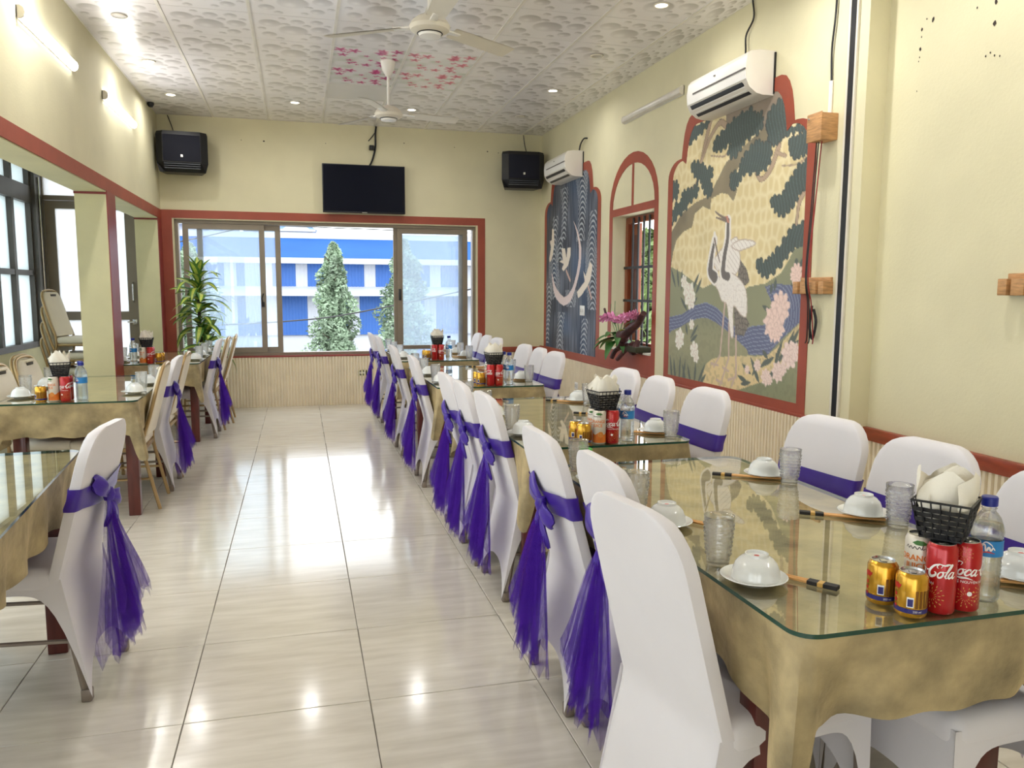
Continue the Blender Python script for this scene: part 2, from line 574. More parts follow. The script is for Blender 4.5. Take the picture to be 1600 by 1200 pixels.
def paint_tile(w, d, kind):
    """printed ceiling tile: a flat print of grey bubbles or of flowers, as a colour grid"""
    P = Paint(0, .605, 0, .605, .605/64)
    X, Yy = P.Y, P.Z
    bg = np.array(S(238, 235, 236)[:3])
    P.C[:] = bg*(.96+.05*vnoise(X, Yy, 9, 3))[..., None]
    rd = random.Random(9)
    if kind == 'bubble':
        bl = [(.30, .33, .115), (.12, .46, .06), (.47, .47, .055), (.50, .27, .075), (.13, .19, .085), (.33, .12, .055), (.47, .10, .05), (.24, .20, .04), (.40, .20, .035), (.20, .55, .035), (.38, .53, .03), (.07, .33, .035), (.56, .40, .03), (.22, .07, .03), (.55, .17, .03), (.41, .40, .03)]
        for x, y, r in bl:
            q = np.hypot(X-x, (Yy-y))/r
            g = np.clip((-(Yy-y)*.9+(X-x)*.25)/r*.5+.5, 0, 1)
            P.put(np.clip((1-q)/.12, 0, 1)*(.12+.88*g**1.3), S(172, 167, 166))
            P.put(np.clip((1-np.hypot(X-x+.2*r, Yy-y-.35*r)/(r*.5)), 0, 1)*.8, S(244, 242, 241))
    else:
        pet = S(200, 40, 130) if kind == 'magenta' else S(214, 92, 126)
        P.put(np.clip(vnoise(X, Yy, 12, 5)-.5, 0, 1)*1.3, S(170, 182, 156))
        for k in range(26):
            x, y, r = rd.uniform(.06, .55), rd.uniform(.06, .55), rd.choice((.026, .032, .04, .055, .068))
            a = np.arctan2(Yy-y, X-x); q = np.hypot(X-x, Yy-y)/r
            R = .72+.28*np.cos(5*a+k)
            P.put(np.clip((R-q)/.2, 0, 1)*.9, pet)
            P.put(np.clip(1-q*2.4, 0, 1)*.8, S(150, 20, 80))
    P.C = np.clip(P.C, 0, 1)
    fx, fy = w/.605, d/.605
    v = [((x-.3025)*fx, (y-.3025)*fy, 0) for x in P.ya for y in P.za]
    q = [(i*(P.nz+1)+j, i*(P.nz+1)+j+1, (i+1)*(P.nz+1)+j+1, (i+1)*(P.nz+1)+j) for i in range(P.ny) for j in range(P.nz)]
    n = len(v)
    v += [(-w/2, -d/2, .009), (-w/2, d/2, .009), (w/2, d/2, .009), (w/2, -d/2, .009)]
    c0, c1, c2, c3 = 0, P.nz, P.ny*(P.nz+1)+P.nz, P.ny*(P.nz+1)
    q += [(n, n+1, n+2, n+3), (c0, n, n+3, c3), (c1, c2, n+2, n+1), (c0, c1, n+1, n), (c3, n+3, n+2, c2)]
    me = bpy.data.meshes.new('ceiling_tile')
    me.from_pydata(v, [], q)
    at = me.color_attributes.new('paint', 'FLOAT_COLOR', 'POINT')
    c = np.ones((len(v), 4)); c[:n, :3] = P.C.reshape(-1, 3); c[n:, :3] = bg
    at.data.foreach_set('color', c.ravel().astype(np.float32))
    me.materials.append(CEILP); me.update()
    return me

ce = struct(MB().box(XL-.24, XRR+.1, YF-.2, 7.5, ZC+.012, ZC+.1).build('ceiling', mat('ceiling_void', S(150, 146, 140), .9)))
xs = [-1.1, -.495, .11, .715, 1.32, 1.93, 2.56, 3.165, 3.56]
ys = [4.18+.605*k for k in range(-16, 6)]
ctm = {}
def ctile(w, d, m):
    k = (round(w, 2), round(d, 2), m)
    if k not in ctm:
        ctm[k] = tile_mesh('ceiling_tile', w-.006, d-.006, .009, PLAINT, 0) if m == 'plain' else paint_tile(w-.006, d-.006, m)
    return ctm[k]
for a, b in zip(xs[:-1], xs[1:]):
    for j, y in enumerate(ys):
        y2 = min(y+.605, YB)
        if a > 3.1 and y > 1.0: bb = XR
        else: bb = b
        m = 'bubble'
        k = j-16
        if abs(a-.715) < .01:
            m = {0: 'magenta', 1: 'magenta', 2: 'plain'}.get(k, 'bubble')
        if abs(a-1.32) < .01 and k in (0, 1): m = 'rose'
        inst('tile', ctile(bb-a, y2-y, m), ce, ((a+bb)/2, (y+y2)/2, ZC))
gb = MB()
for x in xs[:-1]:
    gb.box(x-.011, x+.011, YF, YB, ZC-.004, ZC+.001)
for y in ys:
    gb.box(XL, XR, y-.0025, y+.0025, ZC+.001, ZC+.011, 1)
gb.build('grid_strip', [mat('white_grid_strip', S(224, 220, 212), .4), mat('dark_joint', S(96, 92, 88), .8)], ce, smooth=0)

# back wall with the wide window opening, and its annex stretch with the door opening
b = MB()
b.box(XL-.24, H0[0], YB, 7.48, 0, ZC+.1).box(H0[1], XRR+.1, YB, 7.48, 0, ZC+.1).box(H0[0], H0[1], YB, 7.48, 0, H0[2]).box(H0[0], H0[1], YB, 7.48, H0[3], ZC+.1)
b.box(-2.6, -2.345, YB, 7.48, 0, 3.2).box(-2.345, -1.34, YB, 7.48, 2.72, 3.2)
struct(b.build('wall_back', CREAM, smooth=0))
# mural wall with the arched window opening
OW = (3.9, 4.87, .845, 2.13)
b = MB()
b.box(XR, 3.61, YR, OW[0], 0, ZC+.1).box(XR, 3.61, OW[1], YB, 0, ZC+.1).box(XR, 3.61, OW[0], OW[1], 0, OW[2]).box(XR, 3.61, OW[0], OW[1], OW[3], ZC+.1)
struct(b.build('wall_right', CREAM, smooth=0))
struct(MB().box(XRR, 3.72, YF, YR, 0, ZC+.1).build('wall_right_recess', CREAM, smooth=0))
# beam over the opening to the window aisle, and its columns
struct(MB().box(XL-.24, XL, YF, YB, 2.2, ZC+.1).build('wall_left_beam', CREAM, smooth=0))
struct(MB().box(XL-.003, XL+.004, YF, YB, 2.2, 2.305).build('trim_1', RED, smooth=0))
struct(MB().box(XL-.24, XL-.003, YF, YB, 2.192, 2.2).build('trim_2', CREAM2, smooth=0))
for n, y0, y1 in (('wall_column_front', 4.63, 4.93), ('wall_column_back', 7.08, 7.298), ('wall_column_entrance', -1.9, -1.6)):
    c = struct(MB().box(XL-.24, XL-.004, y0, y1, 0, 2.192).build(n, CREAM2, smooth=0))
    MB().box(XL-.004, XL+.004, y0, y1, 0, 2.2).build('painted_edge', REDD, c, smooth=0)
    MB().box(XL-.244, XL-.004, y0-.004, y1, 2.172, 2.19).build('cap_moulding', REDD, c, smooth=0)
# annex shell
b = MB().box(-2.55, XA, YF, YB, 0, .78).box(-2.55, XA, YF, YB, 2.74, 3.2)
struct(b.build('wall_left', CREAM2, smooth=0))
struct(MB().box(-2.55, XL-.24, YF, 7.5, 2.86, 3.0).build('ceiling_annex', CREAM, smooth=0))
# unseen wall behind the camera, its doorways shaped to let light in
b = MB().box(-2.6, 3.8, YF-.2, YF, 2.3, 3.5).box(-2.6, -2.35, YF-.2, YF, 0, 2.3).box(-1.34, -1.05, YF-.2, YF, 0, 2.3).box(.6, 3.8, YF-.2, YF, 0, 2.3)
struct(b.build('wall_front', CREAM, smooth=0))

# fluted wainscot: real vertical flutes
def flutes(length, h, pitch=.036, depth=.016):
    """strip along +X with flutes facing -Y"""
    n = int(length/pitch)
    v = []; f = []
    k = 0
    for i in range(n):
        for fx, d in ((0, 0), (.1, depth), (.55, depth), (.66, 0)):
            x = (i+fx)*pitch
            v += [(x, -d-.002, 0), (x, -d-.002, h)]
    v += [(length, -.002, 0), (length, -.002, h)]
    f = [(2*i, 2*i+2, 2*i+3, 2*i+1) for i in range(len(v)//2-1)]
    return v, f
def wainscot(nm, p0, ang, length, h):
    v, f = flutes(length, h)
    o = MB().add(v, f).build(nm, PANEL, smooth=0)
    o.location = p0; o.rotation_euler = (0, 0, ang)
    return struct(o)
wainscot('trim_wainscot_back', (XL, YB, 0), 0, XR-XL, .614)
wainscot('trim_wainscot_right', (XR, YB, 0), -PI/2, YB-YR, .62)
wainscot('trim_wainscot_recess', (XRR, YR, 0), -PI/2, YR-YF, .56)
struct(MB().rbox(2.69, XR, YB-.03, YB, .618, .684, r=.006).build('trim_3', RED))
struct(MB().rbox(XR-.022, XR, 7.12, YB-.03, .64, .70, r=.006).rbox(XR-.012, XR, YR, 7.12, .615, .64, r=.004).build('trim_4', RED))
struct(MB().rbox(XRR-.035, XRR, YF, YR, .558, .632, r=.006).build('trim_5', mat('varnished_red_wood', S(150, 66, 40), .35, var=.15, vscale=5, stretch=(8, 1.5, 8))))
# red surround of the back window, painted band standing proud
x0, x1, z0, z1 = XL, 2.688, .62, 2.308
b = MB().box(x0, H0[0]-.02, YB-.006, YB, z0, z1).box(H0[1]+.02, x1, YB-.006, YB, z0, z1).box(H0[0]-.02, H0[1]+.02, YB-.006, YB, H0[3]+.012, z1)
struct(b.build('trim_6', RED, smooth=0))
struct(MB().box(-.985, 2.6, YB-.02, YB+.1, .6, .618).build('trim_7', REDD, smooth=0))

# ------------------------------------------------------------------ windows and door
def frame_rect(b, axis, p, a0, a1, z0, z1, w, d, m=0):
    """rectangular frame in the plane axis=p (thickness d), stile width w"""
    def bx(u0, u1, w0, w1):
        if axis == 'y': b.box(u0, u1, p, p+d, w0, w1, m)
        else: b.box(p, p+d, u0, u1, w0, w1, m)
    bx(a0, a0+w, z0, z1); bx(a1-w, a1, z0, z1); bx(a0+w, a1-w, z0, z0+w); bx(a0+w, a1-w, z1-w, z1)
    return b
w1 = struct(thing('window_1', 'wide sliding window with bronze frames in the end wall', 'window'))
frame_rect(MB(), 'y', YB+.05, H0[0]+.002, H0[1]-.002, H0[2]+.003, H0[3]-.002, .035, .11).build('frame', ALU, w1, smooth=0)
def sash(x0, x1, y, gm):
    s = frame_rect(MB(), 'y', y, x0, x1, .655, 2.165, .062, .03).build('sash', ALU, w1, smooth=0)
    MB().box(x0+.06, x1-.06, y+.012, y+.018, .715, 2.105).build('pane', gm, s, smooth=0)
    return s
s = sash(-.885, .02, YB+.06, HAZY)
MB().tube([(-.02, YB+.055, 1.21), (-.02, YB+.04, 1.24), (-.03, YB+.035, 1.30), (-.01, YB+.03, 1.36)], .008, 6).rbox(-.035, 0, YB+.04, YB+.06, 1.2, 1.26, r=.004).build('latch', BLACK, s)
sash(-.735, .20, YB+.10, HAZY)
s = sash(1.59, 2.475, YB+.06, HAZY)
MB().rbox(1.60, 1.63, YB+.045, YB+.06, 1.28, 1.42, r=.004).build('latch', BLACK, s)
sash(1.545, 2.43, YB+.10, HAZY)

w2 = struct(thing('window_2', 'long dark framed window of frosted panes along the annex', 'window'))
b = MB()
ycols = [YF+.1, -5, -4, -3, -2, -1, 0, 1, 2, 3, 3.9, 4.42, 4.94, 5.46, 5.98, 6.48, 7.06]
b.box(XA-.1, XA+.01, YF+.1, 7.1, .78, .84).box(XA-.1, XA+.01, YF+.1, 7.1, 2.69, 2.745).box(XA-.1, XA+.01, YF+.1, 7.1, 2.31, 2.49)
b.box(XA-.08, XA, YF+.1, 7.1, 1.545, 1.60)
for y in ycols:
    b.box(XA-.085, XA+.005, y-.035, y+.035, .84, 2.69)
b.box(XA-.1, XA+.05, 7.06, 7.28, .78, 2.74)
b.build('frame', DARKALU, w2, smooth=0)
pm = {}
for a, c in zip(ycols[:-1], ycols[1:]):
    for z0, z1 in ((.84, 1.545), (1.6, 2.31), (2.49, 2.69)):
        MB().box(XA-.05, XA-.044, a+.035, c-.035, z0, z1).build('pane', FROST if a > 2.5 else PANE, w2, smooth=0)  # unseen front panes made clear to let in more daylight
MB().tube([(XA+.06, 7.16, 1.2), (XA+.06, 7.16, 2.6)], .009, 6).build('bolt_rod', CHROME, w2)

d1 = struct(thing('door_1', 'tall glazed annex door with bronze frame and milky glass', 'door'))
b = MB()
frame_rect(b, 'y', YB+.02, -2.343, -1.342, 0, 2.715, .045, .1)
b.box(-2.3, -1.385, YB+.02, YB+.12, 2.38, 2.43)
b.build('frame', ALU, d1, smooth=0)
b = MB()
DX0, DX1 = -2.295, -1.39
b.box(DX0, DX0+.1, YB+.04, YB+.08, .02, 2.375).box(DX1-.1, DX1, YB+.04, YB+.08, .02, 2.375)
for z0, z1 in ((.02, .2), (1.055, 1.15), (2.29, 2.375)):
    b.box(DX0+.1, DX1-.1, YB+.04, YB+.08, z0, z1)
leaf = b.build('leaf', ALU, d1, smooth=0)
for z0, z1 in ((.2, 1.055), (1.15, 2.29)):
    MB().box(DX0+.1, DX1-.1, YB+.057, YB+.063, z0, z1).build('pane', DOORGL, leaf, smooth=0)
MB().tube([(-1.43, YB+.04, 1.26), (-1.43, YB, 1.28), (-1.43, YB, 1.46), (-1.43, YB+.04, 1.48)], .01, 8).rbox(-1.455, -1.405, YB+.03, YB+.04, 1.0, 1.06, r=.004).tube([(-1.43, YB+.035, 1.03), (-1.43, YB-.01, 1.03), (-1.5, YB-.01, 1.03)], .009, 8).build('handle', CHROME, leaf)
MB().box(-2.298, -1.387, YB+.057, YB+.063, 2.43, 2.67).build('pane', DOORGL, d1, smooth=0)

# arched window in the mural wall: painted surround, reveal, wooden frame, black bars
w3 = struct(thing('window_3', 'barred window under a terracotta arch in the mural wall', 'window', (0, 0, 0)))
def ring(outer, inner, x0, x1):
    n = len(outer)
    v = [(x0, p[0], p[1]) for p in outer]+[(x0, p[0], p[1]) for p in inner]+[(x1, p[0], p[1]) for p in outer]+[(x1, p[0], p[1]) for p in inner]
    f = []
    for i in range(n):
        j = (i+1) % n
        f += [(i, j, j+n, i+n), (i, i+2*n, j+2*n, j), (i+n, j+n, j+3*n, i+3*n)]
    return v, f
def arch(y0, y1, zb, zs, zt, n=16):
    c = (y0+y1)/2; r = (y1-y0)/2
    return [(y0, zb)]+[(c-r*math.cos(PI*i/n), zs+(zt-zs)*math.sin(PI*i/n)) for i in range(n+1)]+[(y1, zb)]
v, f = ring(arch(3.825, 4.945, .64, 2.2, 2.685), arch(3.9, 4.87, .845, 2.2, 2.585), XR-.005, XR+.001)
b = MB().add(v, f)
b.box(XR-.005, XR, 3.9, 4.87, 2.13, 2.2).box(XR-.005, XR, 4.365, 4.405, 2.2, 2.582).box(XR-.005, XR, 4.945, 5.19, .64, .80)
b.build('painted_surround', RED, w3, smooth=0)
MB().box(XR-.02, 3.6, 3.9, 4.87, .83, .847).build('sill', OFFWHITE, w3, smooth=0)
b = MB()
frame_rect(b, 'x', 3.57, 3.905, 4.865, .85, 2.125, .06, .045)
b.build('frame', BROWNWOOD, w3, smooth=0)
b = MB().rbox(3.6, 3.63, 4.60, 4.80, .92, 2.06, r=.004)
sh = b.build('shutter', BROWNWOOD, w3)
MB().rbox(3.592, 3.6, 4.63, 4.77, 1.0, 1.95, r=.003).build('shutter_panel', mat('dark_brown_wood', S(96, 44, 26), .5, var=.1), sh)
for k in range(6):
    y = 4.02+.125*k
    MB().tube([(3.555, y, .87), (3.555, y, 2.11)], .011, 8).build('bar', BLACKM, w3)
for z in (1.30, 1.62):
    MB().box(3.545, 3.553, 3.93, 4.84, z, z+.025).build('bar', BLACKM, w3, smooth=0)

# ------------------------------------------------------------------ outside: factory, houses, trees, cables
struct(MB().box(-90, 90, 7.9, 140, -4.2, -4).build('ground', mat('outdoor_asphalt', S(150, 152, 150), .9, vscale=.2), smooth=0))
def corr(x0, x1, z0, z1, y, pitch, depth):
    n = max(2, int((x1-x0)/pitch))
    v = []
    for i in range(n+1):
        x = x0+(x1-x0)*i/n
        for dx, d in ((0, 0), (.45, -depth)):
            if i == n and dx: break
            v += [(x+dx*(x1-x0)/n, y+d, z0), (x+dx*(x1-x0)/n, y+d, z1)]
    f = [(2*i, 2*i+2, 2*i+3, 2*i+1) for i in range(len(v)//2-1)]
    return v, f
FY = 60
fa = thing('factory_building', 'blue and white corrugated factory seen beyond the end window', 'building', (0, FY, -4))
def fpart(nm, mb, m, par=fa):
    o = mb.build(nm, m, par, smooth=0); o.location = (0, 0, 0); return o
fz = 4
fpart('wall', MB().box(-40, 45, .3, 20, 0, fz+3.4), WHITEMET)
# bays: narrow blue and white sheets alternate, in an upper and a lower row
UX, LX = .19, 1.0
for k in range(-9, 13):
    a = UX+2.56*k
    v, f = corr(a, a+.86, fz+1.67, fz+3.39, .22, .22, .06); fpart('white_panel', MB().add(v, f), WHITEMET)
    v, f = corr(a+.86, a+2.56, fz+1.67, fz+3.39, .24, .22, .06); fpart('blue_panel', MB().add(v, f), BLUEMET)
for k in range(-8, 11):
    a = LX+2.99*k
    v, f = corr(a, a+.92, fz-2.0, fz+1.0, .10, .22, .06); fpart('white_panel', MB().add(v, f), WHITEMET)
    v, f = corr(a+.92, a+2.99, fz-2.0, fz+1.0, .12, .22, .06); fpart('blue_panel', MB().add(v, f), BLUEMET)
fpart('canopy_roof', MB().prism([(-1.6, fz+.98), (-1.6, fz+1.06), (.3, fz+1.72), (.3, fz+1.6)], 'x', -40, 45), WHITEMET)
fpart('eave', MB().box(-40, 45, -.9, .3, fz+3.39, fz+3.8), WHITEMET)
fpart('roof', MB().prism([(-.9, fz+3.8), (-.7, fz+3.9), (4, fz+5.65), (14, fz+5.65), (20, fz+3)], 'x', -40, 45), ROOFB)
fpart('ridge_sheet', MB().box(-40, 45, 3.6, 8, fz+5.5, fz+5.95), WHITEMET)
for k in range(6):
    w = fpart('window', MB().box(-16+9*k, -13.6+9*k, -.02, .06, .2, .95), mat('dark_window_glass', S(110, 122, 134), .2))
def house(x, y, w, hgt, lab):
    h = thing('house', lab, 'house', (x, y, -4))
    MB().box(-w/2, w/2, 0, 10, 0, hgt).build('wall', HOUSEW, h, smooth=0)
    for s in (-1, 1):
        MB().prism([(s*w/4-w/5, hgt), (s*w/4+w/5, hgt), (s*w/4, hgt+w*.16)], 'y', -.4, 8).build('gable', HOUSEW, h, smooth=0)
        for k in (-1, 1):
            wi = MB().box(s*w/4+k*w*.08-w*.05, s*w/4+k*w*.08+w*.05, -.05, .02, hgt-1.9, hgt-.5).build('window', mat('grey_blue_window_glass', S(120, 140, 165), .3), h, smooth=0)  # plain blue-grey glass
    MB().box(-w/2-.3, w/2+.3, -.5, .1, hgt-.25, hgt).build('cornice', HOUSEW, h, smooth=0)
    MB().prism([(-w/2-.5, hgt), (w/2+.5, hgt), (w/2-1, hgt+w*.11), (-w/2+1, hgt+w*.11)], 'y', .5, 9).build('roof', mat('slate_blue_roof', S(120, 150, 196), .6), h, smooth=0)
house(-9.8, 82, 8, 12.0, 'white gabled house whose roof shows over the factory, left one')
house(-1.6, 94, 7.5, 12.4, 'white gabled house whose roof shows over the factory, right one')

def tree(nm, lab, x, y, zb, zt, r, n, seed, group, m=TREEG, lw=.095):
    rd = random.Random(seed)
    t = thing(nm, lab, 'tree', (x, y, zb), 0, group)
    h = zt-zb
    MB().tube([(0, 0, 0), (.1, .05, h*.3), (0, 0, h*.6), (.05, 0, h*.92)], .1, 7, radii=[.16, .13, .08, .02]).build('trunk', BARK, t)
    b = MB()
    for k in range(26):
        z = h*(.12+.8*k/26); a = rd.random()*2*PI
        rr = r*(1-.75*abs(k/26-.35))*.8
        b.tube([(0, 0, z), (rr*.5*math.cos(a), rr*.5*math.sin(a), z+.25), (rr*math.cos(a), rr*math.sin(a), z+.5)], .03, 4, radii=[.05, .03, .01])
    b.build('branches', BARK, t)
    v = []; f = []
    for k in range(n):
        q = rd.random()**.8
        z = h*(.06+.94*q)
        prof = (min(1, q/.18)**.6)*(1-q**1.8)**.75+.05
        a = rd.random()*2*PI
        lump = .78+.3*math.sin(3*a+z*2.1+seed)+.2*math.sin(5*a-z*3.3)
        rad = r*prof*lump*(rd.random()**.45)
        c = Vector((rad*math.cos(a), rad*math.sin(a), z))
        d1_ = Vector((rd.gauss(0, 1), rd.gauss(0, 1), rd.gauss(-.2, .7))).normalized()
        d2_ = d1_.cross(Vector((rd.gauss(0, 1), rd.gauss(0, 1), rd.gauss(0, 1)))).normalized()
        L = lw*(.7+.8*rd.random())
        i = len(v)
        v += [tuple(c-d1_*L), tuple(c+d2_*L*.45), tuple(c+d1_*L), tuple(c-d2_*L*.45)]
        f.append((i, i+1, i+2, i+3))
    lf = MB().add(v, f).build('foliage', m, t, smooth=0, fix=False)
    lf['kind'] = 'stuff'
    return t
tree('street_tree', 'feathery green tree outside, behind the dusty left sash', -4.2, 35, -4, 3.4, 1.6, 15000, 3, 'trees outside the end window')
tree('street_tree', 'feathery green tree outside, showing in the open middle of the end window', 1.95, 35, -4, 3.55, 1.28, 15000, 5, 'trees outside the end window')
tree('street_tree', 'feathery green tree outside, cut by the stile of the right sash', 5.2, 35, -4, 3.75, 1.55, 15000, 8, 'trees outside the end window')
tree('garden_tree', 'leafy bush beyond the barred arched window', 7.7, 13.4, -4, 2.7, 2.3, 9000, 11, None, mat('bush_leaf', S(120, 140, 84), .6, var=.25, vscale=2))  # yellowish green bush leaves
def cable(lab, pts, r=.02):
    o = MB().tube(crom(pts, 6), r, 5).build('power_cable', BLACKM); tag(o, lab, 'cable', 'power cables outside')
for lab, pts in (('power cable sloping up across the top of the end window', [(-4.5, 24, 2.55), (-1.5, 22, 3.1), (2.5, 19, 4.0), (8, 15, 5.2)]),
                 ('lower power cable rising past the middle tree', [(-5, 20, .35), (0, 20, .55), (2.6, 19, .95), (8, 17, 2.2)]),
                 ('thin power cable level along the factory roof', [(-8, 30, 4.05), (2, 30, 3.85), (14, 30, 3.7)])):
    cable(lab, pts)
lw = thing('pierced_parapet', 'white pierced block parapet just below the end window', 'parapet', (1.35, 13.0, -.30), 0)
b = MB()
for k in range(12):
    b.box(-.62+.11*k, -.6+.11*k, 0, .9, 0, .03)
for k in range(6):
    b.box(-.62, .62, .16*k, .03+.16*k, 0, .03)
b.build('grille', WHITEMET, lw, smooth=0)
MB().box(-.62, .62, .95, 1.0, -3.7, .0).box(-.62, .62, 0, .05, -3.7, 0).build('base_wall', WHITEMET, lw, smooth=0)

